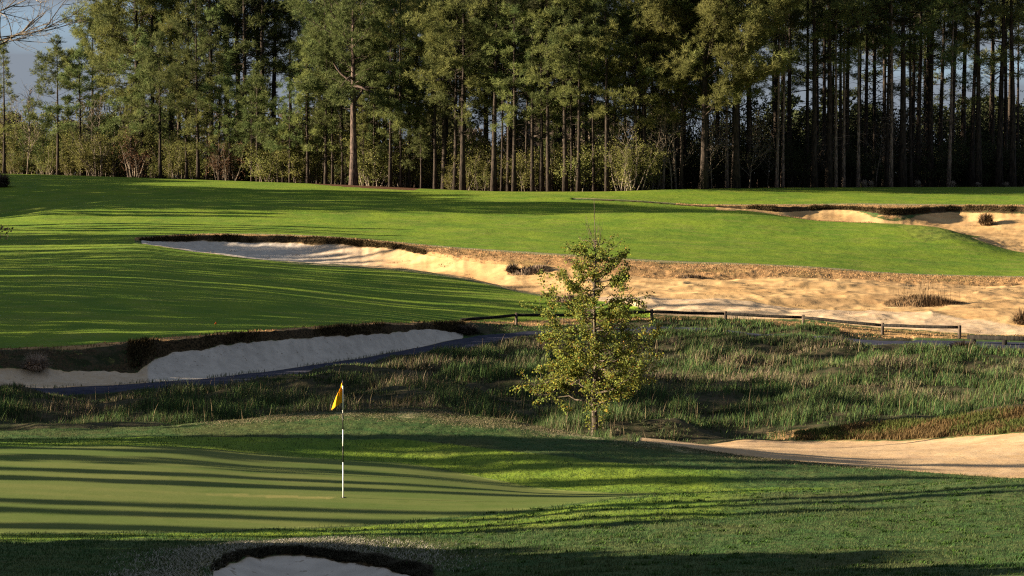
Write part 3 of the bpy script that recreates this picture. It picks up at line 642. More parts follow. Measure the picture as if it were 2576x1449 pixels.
def bare_mesh(seed, h, r0, spread=0.45, depth=4, first=0.25, up=0.25, n1=14):
    r = np.random.default_rng(seed); g = Geo()
    def grow(p, d, l, rad, lev):
        nseg = 5; pts = [p]; dd = d
        for s in range(nseg):
            dd = unit(dd + r.normal(0, 0.10 + 0.03 * lev, 3) + np.array([0, 0, 0.05 * up * 4])); pts.append(pts[-1] + dd * l / nseg)
        pts = np.array(pts); g.tube(pts, np.linspace(rad, rad * (0.35 if lev else 0.25), nseg + 1), 6 if lev == 0 else 4 if lev == 1 else 3, cap=lev == 0)
        if lev >= depth: return
        nb = n1 if lev == 0 else 5 if lev == 1 else 4
        for b in range(nb):
            t = first + (1 - first) * (b + r.uniform(0, 1)) / nb if lev == 0 else r.uniform(0.2, 1.0)
            p0 = np.array([np.interp(t, np.linspace(0, 1, nseg + 1), pts[:, k]) for k in range(3)])
            a = r.uniform(0, 6.28); side = np.array([math.cos(a), math.sin(a), r.uniform(-.1, .5)])
            grow(p0, unit(dd + side * (spread + 0.35) * 1.3), l * r.uniform(0.35, 0.6) * (1.15 - 0.5 * t if lev == 0 else 1), rad * (0.42 if lev == 0 else 0.55), lev + 1)
    grow(np.array([0, 0, -0.3]), np.array([0, 0, 1.0]), h, r0, 0)
    return g
make_proto('bare0', 'bare_tree', bare_mesh(600, 13, 0.13, 0.3, 3, 0.35, 0.5), None, M_TWIG, None)
make_proto('bare1', 'bare_tree', bare_mesh(601, 8, 0.09, 0.5, 3, 0.2, 0.3), None, M_TWIG, None)

ORD = 'first second third fourth fifth sixth seventh eighth ninth tenth eleventh twelfth'.split()
def wood_y(px): return float(np.interp(px, PX, KD[NI['wood_edge']]))
def tree_at(key, px, off, h_nom, h, label, group, rz=None, lean=(0, 0), cat='tree'):
    y = wood_y(px) + off; s = h / h_nom * (wood_y(px) / 218)
    return plant(key, at_px(px, y, -0.05), s, rz, label, cat, group, lean if lean != (0, 0) else (random.uniform(-.012, .012), random.uniform(-.018, .018)))
G1 = 'young pines along the left end of the wood'; G2 = 'pines along the front edge of the wood'; G3 = 'pines along the dark right side of the wood'
FRONT = [
 # px, off, proto, nominal height, height, label
 (12, 1.5, 'young0', 13, 12.2, 'slender young pine at the very left edge of the wood, sky behind its top', G1),
 (122, 5, 'low', 5, 5.5, 'dark bushy sapling pine just left of the second young pine from the left', G1),
 (148, 1.0, 'young1', 13, 12.7, 'young pine with thin open crown against the pale sky, second from left', G1),
 (207, 2.5, 'young2', 13, 12.0, 'young pine with long bare lower trunk, third from left, below the umbrella crown', G1),
 (330, 2.5, 'young0', 13, 9.6, 'shorter pine left of the stout young pine at the left half of the wood edge', G1),
 (360, 3.5, 'young2', 13, 13.6, 'straight pine immediately left of the stout young pine above the fairway rise', G1),
 (405, 0.8, 'young1', 13, 13.4, 'stout young pine with many low side limbs, most prominent left of centre', G1),
 (471, 2.0, 'young0', 13, 12.0, 'pine first to the right of the stout low-limbed young pine', G1),
 (500, 1.2, 'tall1', 25, 17.5, 'thick dark leaning pine second right of the stout low-limbed pine', G1),
 (521, 3.0, 'young2', 13, 11.0, 'thin pine hugging the right side of the dark leaning pine', G1),
 (553, 2.0, 'young0', 13, 12.0, 'thin crooked pine below the tall black pine clump', G1),
 (580, 3.2, 'young1', 13, 11.0, 'thin pine just left of the sunlit pair below the black clump', G1),
 (634, 2.0, 'young2', 13, 10.0, 'left trunk of the pair of pines under the low sky gap', G1),
 (648, 1.5, 'young1', 13, 11.0, 'right trunk of the pair under the low sky gap, with round bright crown', G1),
 (712, 2.5, 'young0', 13, 7.0, 'short slanting pine left of the big spreading pine, third trunk from it', G1),
 (730, 1.5, 'young2', 13, 9.5, 'short straight pine beside the slanting one left of the big spreading pine', G1),
 (775, 2.2, 'young0', 13, 13.0, 'pale-stemmed pine well left of the big spreading pine', G1),
 (820, 2.0, 'young1', 13, 13.5, 'straight pine two trunks left of the big spreading pine', G2),
 (837, 3.0, 'slim0', 27, 18, 'very thin pine just left of the big spreading pine', G2),
 (862, 3.5, 'young2', 13, 12, 'thin pine close against the left of the big spreading trunk', G2),
 (916, 2.5, 'young0', 13, 8.5, 'crooked thin pine first right of the big spreading trunk', G2),
 (942, 3.0, 'slim0', 27, 20, 'slim pine second right of the big spreading trunk', G2),
 (957, 3.6, 'young1', 13, 10, 'slim short pine third right of the big spreading trunk', G2),
 (982, 1.5, 'tall0', 25, 19, 'dark forked pine at the right end of the straw patch', G2),
 (1008, 2.2, 'slim0', 27, 21, 'slim pine first right of the dark forked pine', G2),
 (1029, 3.5, 'young2', 13, 11, 'thin pine second right of the dark forked pine', G2),
 (1060, 2.0, 'young1', 13, 8.6, 'pine with dense black round top, left of the tall straight pine', G2),
 (1095, 2.6, 'slim1', 27, 21, 'slim pine midway between the black-topped pine and the tall straight pine', G2),
 (1118, 4.0, 'tall2', 25, 23, 'pine behind the left side of the tall straight pine', G2),
 (1145, 2.4, 'tall1', 25, 21, 'dark twin stem just left of the tall straight pine', G2),
 (1164, 1.2, 'tall2', 25, 24, 'tall straight thick pine at the middle of the wood edge', G2),
 (1242, 1.4, 'tall3', 25, 22, 'double-looking dark pine right of the tall straight pine', G2),
 (1262, 2.4, 'slim0', 27, 20, 'thin pine right against the double-looking dark pine', G2),
 (1279, 3.4, 'slim1', 27, 23, 'dark pine just left of the pale sunlit trunk at mid-wood', G2),
 (1293, 1.0, 'tall0', 25, 22, 'pine with pale sunlit left side of its trunk at mid-wood', G2),
 (1322, 3.2, 'slim0', 27, 20, 'thin pine first right of the pale sunlit trunk', G2),
 (1340, 1.5, 'slim1', 27, 22, 'slightly leaning slim pine second right of the pale sunlit trunk', G2),
 (1362, 2.0, 'tall1', 25, 22, 'straight pine third right of the pale sunlit trunk', G2),
 (1381, 1.4, 'slim2', 27, 22, 'left one of two close pines up and left of the young tree', G2),
 (1390, 3.6, 'young1', 13, 9.5, 'right thinner one of two close pines up and left of the young tree', G2),
 (1421, 2.0, 'tall2', 25, 21, 'sunlit straight pine left of the bare top of the young tree', G2),
 (1439, 3.0, 'slim0', 27, 22, 'dark slim pine just left of the bare top of the young tree', G2),
 (1454, 1.6, 'slim1', 27, 23, 'even dark pine nearest on the left to the bare top of the young tree', G2),
 (1494, 2.6, 'slim0', 27, 21, 'slim pine straight above the bare top of the young tree', G2),
 (1527, 1.3, 'slim1', 27, 23, 'clean dark pole-like pine right of the bare top of the young tree', G2),
 (1597, 2.0, 'tall0', 25, 24, 'pine behind the yellow-green brush right of the young tree', G2),
 (1618, 3.0, 'tall3', 25, 24, 'dark pine at the right side of the yellow-green brush', G2),
 (1713, 1.0, 'slim0', 27, 25, 'thin pine among bare twigs left of the broad bright crown', G3),
 (1770, -1.0, 'umb0', 24, 25, 'broad bright olive-crowned pine leaning out right of centre', G3),
 (1828, 1.2, 'pale', 27, 25, 'pale-based pine under the broad bright crown', G3),
 (1850, -0.5, 'umb0', 24, 27, 'pale-trunked broad pine at the right of the broad bright crown', G3),
 (1953, 1.2, 'pale', 27, 26, 'pale-based pine left of the thick dark trunk', G3),
 (1968, 2.0, 'pale', 27, 25, 'thin pale-based pine just left of the thick dark trunk', G3),
 (2048, 0.8, 'slim2', 27, 28, 'thickest dark pine trunk on the right half of the wood', G3),
 (2084, 1.4, 'tall3', 25, 28, 'straight pine just right of the thick dark trunk', G3),
 (2102, 0.9, 'pale', 27, 25, 'thin pale pine second right of the thick dark trunk', G3),
 (2121, 1.6, 'pale', 27, 26, 'thin pale pine third right of the thick dark trunk', G3),
 (2158, 1.0, 'pale', 27, 27, 'pale slim pine left of the pair of pale grass tufts', G3),
 (2229, 1.8, 'slim0', 27, 26, 'thin pine just left of the sunlit-edged pine in the dark wood', G3),
 (2240, 0.4, 'pale', 27, 28, 'sunlit-edged thick pine between the pale grass tufts', G3),
 (2269, 1.6, 'tall3', 25, 29, 'bluish dark pine right of the sunlit-edged thick pine', G3),
 (2290, 2.6, 'slim0', 27, 26, 'short-lit thin pine left of the single pale grass tuft', G3),
 (2385, 2.0, 'pale', 27, 27, 'pale-lit slim pine right of the single pale grass tuft', G3),
 (2460, 1.5, 'slim2', 27, 28, 'black pine standing against the sky gap at the right', G3),
 (2512, 2.0, 'tall2', 25, 28, 'black pine second from the right edge of the picture', G3),
 (2545, 1.2, 'slim2', 27, 29, 'black pine at the right edge of the picture', G3),
]
for px, off, key, hn, h, lab, grp in FRONT: tree_at(key, px, off, hn, h, lab, grp)

# the big spreading pine on the straw patch
def big_pine():
    r = np.random.default_rng(900)
    tk, cr = pine_mesh(905, 21, 0.40, 0.44, 4.6, 54, 4, 'umbrella', 8)
    # heavy low limbs that arch out and droop
    cents, outs = [], []
    for a, z, l, rise in ((0.1, 9.2, 6.6, 0.25), (3.3, 8.4, 5.4, 0.55), (0.6, 8.0, 5.0, 0.9), (2.7, 9.8, 6.0, 0.6), (5.6, 9.6, 5.4, 0.4), (4.2, 10.2, 5.2, 0.5), (6.1, 7.8, 6.4, -0.1), (1.5, 9.0, 5, 0.4)):
        p = np.array([0, 0, z]); d = unit(np.array([math.cos(a), math.sin(a), rise])); pts = [p]
        for s in range(8):
            d = unit(d + r.normal(0, 0.13, 3) + np.array([0, 0, -0.06])); pts.append(pts[-1] + d * l / 8)
        pts = np.array(pts); tk.tube(pts, np.linspace(0.14, 0.02, 9), 5)
        for s in range(16):
            t = r.uniform(0.35, 1); p0 = np.array([np.interp(t, np.linspace(0, 1, 9), pts[:, k]) for k in range(3)])
            dv = unit(d + r.normal(0, .7, 3)); p1 = p0 + dv * r.uniform(.6, 1.6)
            tk.tube(np.array([p0, p1]), [0.03, 0.01], 3, cap=False)
            cents.append(p0 + (p1 - p0) * r.uniform(0.2, 1.1, (9, 1)) + r.normal(0, .26, (9, 3)) * [1, 1, .5]); outs.append(np.tile(dv, (9, 1)))
    puffs(cr, np.vstack(cents), 20, 0.46, 0.021, r, 0.25, np.vstack(outs))
    e = empty('pine_tree'); tk.build('trunk', bark_mat('big_pine_bark', (0.025, 0.020, 0.020), (0.12, 0.088, 0.078)), e, smooth=True); cr.build('crown', M_NEEDLE, e)
    e.location = at_px(890, wood_y(890) - 0.3, -0.05)
    tag(e, 'big old pine with thick bare reddish trunk and spreading limbs standing on the straw patch', 'tree', G2)
big_pine()
# tall stands behind the front rank
def back_row(spec, label, grp):
    for px, off, key, hn, h in spec: tree_at(key, px, off, hn, h, label, grp)
tree_at('umb1', 236, 22, 18, 15.6, 'pine with flat umbrella crown against the sky, left of the tall olive stand', 'tall pines behind the young ones', cat='tree')
GA = 'tall pines behind the young ones'
back_row([(350, 12, 'tall3', 25, 26), (348, 16, 'tall0', 25, 25), (362, 18, 'tall2', 25, 28), (385, 13, 'tall0', 25, 27), (430, 20, 'tall2', 25, 28), (475, 15, 'tall0', 25, 26), (350, 30, 'tall2', 25, 27), (452, 32, 'tall0', 25, 29)], 'one of the tall olive-lit pines crowded behind the young pines at left', GA)
back_row([(535, 14, 'tall1', 25, 27), (575, 18, 'tall3', 25, 28), (618, 15, 'tall1', 25, 29), (662, 17, 'slim2', 27, 29), (690, 22, 'tall3', 25, 27), (600, 28, 'tall3', 25, 30), (650, 26, 'tall1', 25, 30)], 'one of the tall black shaded pines left of the narrow sky gap', GA)
GB = 'pines behind the middle of the wood edge'
spec = []
for k in range(23):
    spec.append((770 + 40 * k + random.uniform(-10, 10), random.uniform(6, 24), random.choice(['tall0', 'tall1', 'tall2', 'tall3', 'tall2', 'slim1']), 25, random.uniform(19, 27)))
back_row(spec, 'one of the many pines crowded behind the front trunks at the middle of the wood', GB)
spec = []
for k in range(46):
    if k < 18 and k % 4 == 1: continue
    spec.append((1640 + 21.5 * k + random.uniform(-9, 9), random.uniform(5, 34), random.choice(['slim1', 'slim2', 'slim2', 'slim2', 'tall3', 'slim0'] if k > 12 else ['slim0', 'slim1', 'umb0', 'tall1', 'slim2']), 26, random.uniform(24, 30)))
back_row(spec, 'one of the many black pines crowded behind the front trunks at the right', 'pines deep in the right wood')
spec = [(690 + 60 * k + random.uniform(-20, 20), random.uniform(30, 60), random.choice(['tall1', 'tall2', 'slim2']), 25, random.uniform(22, 27)) for k in range(34) if k in (1, 2, 3, 4, 5, 6, 7, 8, 9, 10, 11, 12, 13, 14, 21, 23, 25, 27)]
back_row(spec, 'one of the farthest pines, only glimpsed between nearer trunks and crowns', 'farthest pines')
# undergrowth
GU = 'brush under the pines'
k = 0
for px in np.arange(-20, 1660, 24):
    for off in ((4.5, 10) if px < 1000 else (5, 11)):
        kind = random.choice(['brush0', 'brush1', 'brush2', 'brush0', 'brush1', 'rust' if px % 5 < 2 else 'brush2', 'low'])
        if random.random() < 0.12: continue
        hn = {'brush0': 4, 'brush1': 4.7, 'brush2': 5.4, 'rust': 3.6, 'low': 5}[kind]
        o = tree_at(kind, px + random.uniform(-14, 14), off + random.uniform(-2, 3), hn, random.uniform(2.2, 5.4) * (1.0 if off < 7 else 1.4), None, None, cat='brush' if kind != 'low' else 'tree')
        o['group'] = GU if kind != 'low' else 'saplings under the pines'
        o['label'] = {'rust': 'rusty-leaved thicket among the pine trunks on the left half of the wood', 'low': 'small dark sapling pine filling in between the front trunks'}.get(kind, 'sunlit yellow-olive thicket behind the front trunks of the wood')
for px in np.arange(1640, 2640, 30):
    kind = random.choice(['dark0', 'dark1', 'bare1', 'dark0', 'rust' if px < 2000 else 'dark1'])
    hn = {'dark0': 6, 'dark1': 7, 'bare1': 8, 'rust': 3.6}[kind]
    o = tree_at(kind, px + random.uniform(-14, 14), random.uniform(5, 16), hn, random.uniform(4.0, 6.5), None, None, cat='tree' if kind == 'bare1' else 'brush')
    o['group'] = 'dark understorey of the right wood'
    o['label'] = {'bare1': 'leafless understorey tree in the dark right part of the wood', 'rust': 'rusty-leaved thicket in the dark wood right of the yellow brush'}.get(kind, 'black evergreen thicket between the trunks of the dark right wood')
for px in np.arange(1620, 2660, 40):
    o = tree_at(random.choice(['dark0', 'dark1']), px + random.uniform(-14, 14), random.uniform(30, 46), 6.5, random.uniform(7, 11), 'black evergreen thicket between the trunks of the dark right wood', 'dark understorey of the right wood', cat='brush')
tree_at('brush2', 1575, 1.0, 5.4, 5.6, 'largest yellow-green twiggy thicket at the wood edge right of the young tree', 'brush under the pines', cat='brush')
tree_at('bare0', 1668, 3, 13, 14.5, 'pale leafless tree with upright twigs left of the broad bright crown', 'leafless trees in the wood')
tree_at('bare0', 1700, 5, 13, 15.5, 'taller pale leafless tree touching the broad bright crown', 'leafless trees in the wood')
for px, h in ((1690, 6.5), (1790, 6), (1885, 5.5), (70, 7), (255, 6.5), (1560, 6)):
    tree_at('bare1', px, 1.5, 8, h, 'low leafless twiggy tree at the foot of the wood', 'low leafless trees at the foot of the wood')
# far treeline behind the wood, one mass nobody could count
def far_woods():
    r = np.random.default_rng(77); g = Geo()
    for i in range(150):
        px = r.uniform(-700, 3300); y = r.uniform(300, 400)
        if 1600 < px < 2050 and r.random() < .75 or px > 2360 and r.random() < .6: continue
        x = (px - CX) / F * y
        z = CZ - 1.5; left = px < 900
        h = r.uniform(9, 13) if px < 300 else r.uniform(9, 14)
        g.tube(np.array([[x, y, z - .5], [x + r.normal(0, .2), y, z + h * .6], [x + r.normal(0, .4), y, z + h]]), [.2, .13, .03], 4, (0.06, 0.05, 0.042))
        n = 900; a = r.uniform(0, 6.28, n); t = r.uniform(0.05, 1, n); rr = (1.2 + h * .26 * np.sin(math.pi * (0.15 + .8 * t))) * np.sqrt(r.uniform(0, 1, n))
        c = np.column_stack([x + rr * np.cos(a), y + rr * np.sin(a), z + h * t])
        d = r.normal(size=(n, 3)); d /= np.linalg.norm(d, axis=1)[:, None]; s = np.cross(d, r.normal(size=(n, 3))); s /= np.linalg.norm(s, axis=1)[:, None]
        L_ = r.uniform(.35, .8, (n, 1)); W_ = .10 if left and r.random() < .5 else .22
        v = np.stack([c - d * L_, c + s * W_, c + d * L_, c - s * W_], 1).reshape(-1, 3)
        base = np.array([(0.075, 0.062, 0.050), (0.050, 0.052, 0.022), (0.035, 0.045, 0.02)][r.integers(0, 3) if px < 1500 else 2])
        g.add(v, np.arange(n * 4).reshape(-1, 4), None, np.repeat(base * r.uniform(.6, 1.4, (n, 1)), 4, 0))
    tag(g.build('far_woods', M_GRASS), 'distant mass of bare and evergreen trees seen through the pine trunks', 'woods', kind='stuff')
far_woods()

# the woods beyond the left edge of the picture, which throw the long shadows
CASTERS = []
def cast(y0, y1, n, x, reach, bare, rad, dens=1.0, jit=8, leafn=420):
    r = random
    for i in range(n):
        y = y0 + (y1 - y0) * (i + r.uniform(0.1, 0.9)) / n
        CASTERS.append((x + r.uniform(-jit, jit), y, reach + r.uniform(-3, 3), bare, rad * r.uniform(.75, 1.3), int(leafn * dens)))
#     depth     n   x   reach bare rad
cast(29.3, 33.0, 8, -24, 0.5, 0.0, 0.9, 1.4, 1)
cast(19, 31, 16, -20, 4, 0.0, 1.3, 1.3, 3)
cast(30.5, 35.5, 4, -24, -3, 0.0, 1.0, 1.0, 3)
for y, rr, rc in ((36.8, .25, 3), (38.1, .18, 6), (39.8, .16, 9), (41.0, .22, 11), (43.9, .20, 8), (45.4, .17, 11), (47.3, .33, 10), (49.0, .25, 6), (50.2, .55, 9), (51.4, .3, 12)):
    CASTERS.append((-34 + random.uniform(-3, 3), y, rc, 0.0, rr, 420) if rr < .24 else (-34, y, rc, 0.0, rr * 1.7, 230))
cast(51.5, 53.2, 3, -36, 8, 0.1, 0.7, 0.7, 4)
cast(56, 66.5, 9, -42, 0, 0.0, 1.2, 0.9, 5)
cast(71.5, 82, 9, -45, 12, 0.05, 1.1, 1.1, 6)
cast(82, 92, 8, -52, -9, 0.0, 1.0, 1.2, 3)
cast(82, 96, 11, -50, 4, 0.05, 1.1, 1.0, 6)
cast(96, 112, 16, -55, -1, 0.05, 0.95, 1.0, 8)
cast(97, 109, 7, -58, 17, 0.0, 0.9, 1.0, 4)
cast(112, 140, 26, -62, -1, 0.05, 0.8, 0.9, 8)
for y, rr, rc in ((115.5, 1.0, 14), (118.5, 1.3, 16), (121.2, .5, 19), (123, .8, 10)):
    CASTERS.append((-66, y, rc, 0.0, rr, 420))
cast(140, 170, 13, -70, -9, 0.1, 0.5, 0.7, 8)
cast(176, 184, 3, -72, -18, 0.0, 1.0, 1.0, 6)
cast(184, 196, 14, -72, 22, 0.0, 2.0, 1.6, 6)
cast(209, 240, 26, -92, -33, 0.0, 2.8, 1.9, 4)
cast(196, 209, 14, -76, -6, 0.0, 2.0, 1.5, 6)
cast(184, 211, 18, -74, -27, 0.0, 2.3, 1.6, 4)
cast(150, 158.5, 8, -75, -12.5, 0.0, 1.2, 1.3, 3)
def left_woods():
    r = np.random.default_rng(55); g = Geo(); tn = math.tan(_el)
    for (x, y, reach, bare, rad, n) in CASTERS:
        yt = y; y = max(6.0, y + (reach * .5 - x) * SUN_DIR.y / -SUN_DIR.x)
        z0 = ground(x, y); zt = ground(reach, yt)
        h = max(3.0, (reach - x) * tn + zt - z0)
        g.tube(np.array([[x, y, z0 - .4], [x + r.normal(0, .1), y + r.normal(0, .1), z0 + h * .5], [x, y, z0 + h * .97]]), [.05 + .012 * h, .035 + .008 * h, .02], 6, (0.06, 0.05, 0.04))
        t = bare + (1 - bare) * r.uniform(0, 1, n); f = (t - bare) / (1 - bare)
        prof = rad * (0.35 + 0.75 * np.sin(math.pi * np.clip(0.12 + .86 * f, 0, 1)))
        a = r.uniform(0, 6.28, n); rr = prof * np.sqrt(r.uniform(0, 1, n)) * r.choice([.8, 1.2], n)
        c = np.column_stack([x + rr * np.cos(a), y + rr * np.sin(a), z0 + h * t])
        d = r.normal(size=(n, 3)); d /= np.linalg.norm(d, axis=1)[:, None]; s = np.cross(d, r.normal(size=(n, 3))); s /= np.linalg.norm(s, axis=1)[:, None]
        v = np.stack([c - d * .38, c + s * .2, c + d * .38, c - s * .2], 1).reshape(-1, 3)
        g.add(v, np.arange(n * 4).reshape(-1, 4), None, np.repeat(np.array([0.035, 0.045, 0.018]) * r.uniform(.6, 1.4, (n, 1)), 4, 0))
    tag(g.build('left_woods', M_GRASS), 'woods outside the left edge whose long shadows stripe the fairway and the green', 'woods', kind='stuff')
left_woods()

# ------------------------------------------------------------------ the young tree in the marsh
def young_tree():
    r = np.random.default_rng(31); tk, cr = Geo(), Geo()
    zs = np.array([-0.2, 0.0, 0.35, 1.0, 2.0, 3.0, 4.0, 5.0, 5.8, 6.75])
    px_ = np.array([0, 0, .01, -.02, .03, .0, -.03, .02, .0, -.03]); py_ = np.array([0, 0, 0, .02, -.02, .02, 0, -.02, 0, 0])
    trunk = np.column_stack([px_, py_, zs])
    rads = np.array([.19, .125, .092, .074, .060, .046, .034, .022, .013, .005])
    tk.tube(trunk, rads, 9)
    tp = lambda z: np.array([np.interp(z, zs, px_), np.interp(z, zs, py_), z])
    ez = [0.7, 1.0, 1.3, 1.7, 2.1, 2.6, 3.1, 3.7, 4.3, 4.9, 5.4, 5.9]
    eL = [1.3, 2.15, 2.2, 1.7, 1.3, 1.5, 1.65, 1.65, 1.42, 1.05, 0.9, 0.5]
    eR = [0.9, 1.6, 1.85, 1.95, 1.9, 1.95, 1.9, 1.6, 1.3, 1.15, 1.0, 0.55]
    cents, dirs = [], []
    nb = 86; az = 0.4
    for i in range(nb):
        tipz = 1.0 + 4.85 * (i + r.uniform(0, 1)) / nb; az += 2.399 + r.uniform(-.3, .3)
        ca = math.cos(az); e = (np.interp(tipz, ez, eR) if ca > 0 else np.interp(tipz, ez, eL))
        reach = 1.1 * e * r.uniform(0.55, 1.04) * (0.85 + 0.15 * abs(ca))
        rise = reach * (r.uniform(0.30, 0.62) if tipz > 2.0 else r.uniform(0.0, 0.28))
        z0 = max(0.62, tipz - rise); p0 = tp(z0); p1 = np.array([ca * reach, math.sin(az) * reach, z0 + rise])
        n = 7; t = np.linspace(0, 1, n)[:, None]; pts = p0 + (p1 - p0) * t; pts[:, 2] -= 0.13 * reach * np.sin(math.pi * t[:, 0]) * (1 if tipz > 2 else -.8)
        pts[1:-1] += r.normal(0, .022 * (1 + reach), (n - 2, 3))
        br = 0.010 + 0.010 * reach
        tk.tube(pts, np.linspace(br, 0.004, n), 5, cap=False)
        ns = int(3 + reach * 3.4)
        for s in range(ns):
            u = r.uniform(0.30, 1.0); q0 = np.array([np.interp(u, t[:, 0], pts[:, k]) for k in range(3)])
            dv = unit(unit(p1 - p0) + r.normal(0, .6, 3) + np.array([0, 0, .15])); l = reach * r.uniform(.14, .32); q1 = q0 + dv * l
            qm = (q0 + q1) / 2 + r.normal(0, .03, 3)
            tk.tube(np.array([q0, qm, q1]), [.006, .005, .003], 3, cap=False)
            m = int(5 + r.gamma(1.2, 36)) if tipz < 5.5 else r.integers(4, 9)
            w_ = r.uniform(0.1, 1.15, (m, 1)); cents.append(q0 + (q1 - q0) * w_ + r.normal(0, .055, (m, 3))); dirs.append(np.tile(dv, (m, 1)))
    for i in range(9):                                   # bare top leaders
        z0 = r.uniform(5.0, 5.7); a = r.uniform(0, 6.28); l = r.uniform(.6, 1.05); p0 = tp(z0)
        d0 = np.array([math.cos(a) * .38, math.sin(a) * .38, 1.0]); p1 = p0 + unit(d0) * l
        tk.tube(np.array([p0, (p0 + p1) / 2 + np.array([math.cos(a), math.sin(a), 0]) * .03, p1]), [.009, .006, .003], 4, cap=False)
        for s in range(3):
            u = r.uniform(.3, .9); q0 = p0 + (p1 - p0) * u; q1 = q0 + unit(d0 + r.normal(0, .35, 3)) * r.uniform(.15, .35)
            tk.tube(np.array([q0, (q0 + q1) / 2, q1]), [.004, .003, .002], 3, cap=False)
    for i in range(16):                                  # sprouts round the foot of the trunk
        a = r.uniform(0, 6.28); l = r.uniform(.2, .65); p0 = np.array([math.cos(a) * .1, math.sin(a) * .1, r.uniform(0, .35)]); p1 = p0 + np.array([math.cos(a) * .45, math.sin(a) * .45, 1]) * l * .8
        tk.tube(np.array([p0, (p0 + p1) / 2, p1]), [.006, .005, .003], 3, cap=False)
        m = 8; cents.append(p0 + (p1 - p0) * r.uniform(.2, 1.1, (m, 1)) + r.normal(0, .05, (m, 3))); dirs.append(np.tile(unit(p1 - p0), (m, 1)))
    c = np.vstack(cents); dv = np.vstack(dirs); n = len(c)
    d = unit(np.array([0, 0, -.25])) * .5 + dv * .6 + r.normal(0, .6, (n, 3)); d /= np.linalg.norm(d, axis=1)[:, None]
    s = np.cross(d, r.normal(size=(n, 3))); s /= np.linalg.norm(s, axis=1)[:, None]; nn = np.cross(d, s)
    l = r.uniform(.05, .085, (n, 1)); w_ = l * .38
    v = np.stack([c, c + d * l * .45 + s * w_ + nn * l * .08, c + d * l, c + d * l * .45 - s * w_ + nn * l * .08], 1).reshape(-1, 3)
    pick = r.choice(5, n, p=[.42, .30, .17, .07, .04])
    pal = np.array([(1.0, 1.0, 1.0), (0.75, .9, .9), (1.35, 1.2, .8), (1.3, .95, .8), (1.5, .75, .7)])
    # the lowest twigs of the crown keep the most yellow-brown leaves
    tint = pal[pick] * r.uniform(.75, 1.25, (n, 1))
    cr.add(v, np.arange(n * 4).reshape(-1, 4), None, np.repeat(tint, 4, 0))
    e = empty('young_tree'); tk.build('trunk', M_BARKY, e, smooth=True); cr.build('crown', M_YOUNG, e)
    e.location = at_px(1497, 66, -0.02)
    tag(e, 'slender young tree with sparse olive-yellow leaves and bare twiggy top standing in the marsh grass', 'tree')
    return e
young_tree()

# bare branches reaching in at the top left: a leafless tree outside the edge
def grow_limb(g, r, p, d, l, rad, lev, maxlev, curl=0.10, lift=0.05):
    n = 6; pts = [np.array(p, float)]; dd = unit(np.array(d, float))
    for s in range(n):
        dd = unit(dd + r.normal(0, curl, 3) + np.array([0, 0, lift])); pts.append(pts[-1] + dd * l / n)
    pts = np.array(pts); g.tube(pts, np.linspace(rad, rad * .35, n + 1), 5 if lev < 2 else 3, cap=False)
    if lev >= maxlev: return
    for b in range(6 if lev == 0 else 4):
        t = r.uniform(.15, 1); p0 = np.array([np.interp(t, np.linspace(0, 1, n + 1), pts[:, k]) for k in range(3)])
        grow_limb(g, r, p0, dd + r.normal(0, .55, 3), l * r.uniform(.35, .6), rad * .5, lev + 1, maxlev, curl, lift)
def edge_tree():
    g = bare_mesh(711, 14.5, 0.17, 0.45, 2, 0.55, 0.25, 8); r = np.random.default_rng(12)
    for z, dx, dz_, l, rd in ((10.35, 1, .10, 2.3, .035), (10.0, 1, .38, 2.2, .030), (10.9, 1, .35, 1.9, .03), (10.5, 1, -.12, 1.7, .022)):
        grow_limb(g, r, (0, 0, z), (dx, r.normal(0, .15), dz_), l, rd, 0, 3, .09, .03)
    e = empty('bare_tree'); g.build('trunk', M_TWIG, e, smooth=True)
    e.location = at_px(-62, 60, 0)
    tag(e, 'leafless tree whose fine grey branches reach into the sky at the top left corner', 'tree')
edge_tree()
def edge_sapling():
    g, c = Geo(), Geo(); r = np.random.default_rng(14)
    loc = at_px(-46, 30, 0); hz = float(unproj(0, 577, 30)[2]) - loc.z
    g.tube(np.array([[0, 0, -.1], [.03, 0, hz * .5], [0, 0, hz * .95], [.02, 0, hz + .3]]), [.03, .022, .012, .005], 6)
    cents = []
    for zz, l, ang in ((hz - .02, .40, .05), (hz + .03, .37, -.05), (hz - .05, .33, -.15)):
        p0 = np.array([0, 0, zz]); p1 = p0 + np.array([l, r.normal(0, .03), l * ang]); g.tube(np.array([p0, (p0 + p1) / 2 + [0, 0, .015], p1]), [.006, .004, .002], 4, cap=False)
        cents.append(p0 + (p1 - p0) * r.uniform(.35, 1.03, (14, 1)) + r.normal(0, .022, (14, 3)))
    for k in range(30):
        z = hz * r.uniform(.3, .95); cents.append(np.array([-.1, 0, z]) + r.normal(0, .12, (6, 3)))
    cc = np.vstack(cents); n = len(cc); d = r.normal(size=(n, 3)); d /= np.linalg.norm(d, axis=1)[:, None]; s = np.cross(d, r.normal(size=(n, 3))); s /= np.linalg.norm(s, axis=1)[:, None]
    l = r.uniform(.03, .05, (n, 1)); v = np.stack([cc, cc + d * l * .5 + s * l * .35, cc + d * l, cc + d * l * .5 - s * l * .35], 1).reshape(-1, 3)
    c.add(v, np.arange(n * 4).reshape(-1, 4), None, np.full((n * 4, 3), (.03, .025, .02)))
    e = empty('sapling'); g.build('trunk', M_RAIL, e); c.build('crown', M_GRASS, e); e.location = loc
    tag(e, 'sapling outside the left edge with one dark leafy twig reaching over the fairway', 'tree')
edge_sapling()

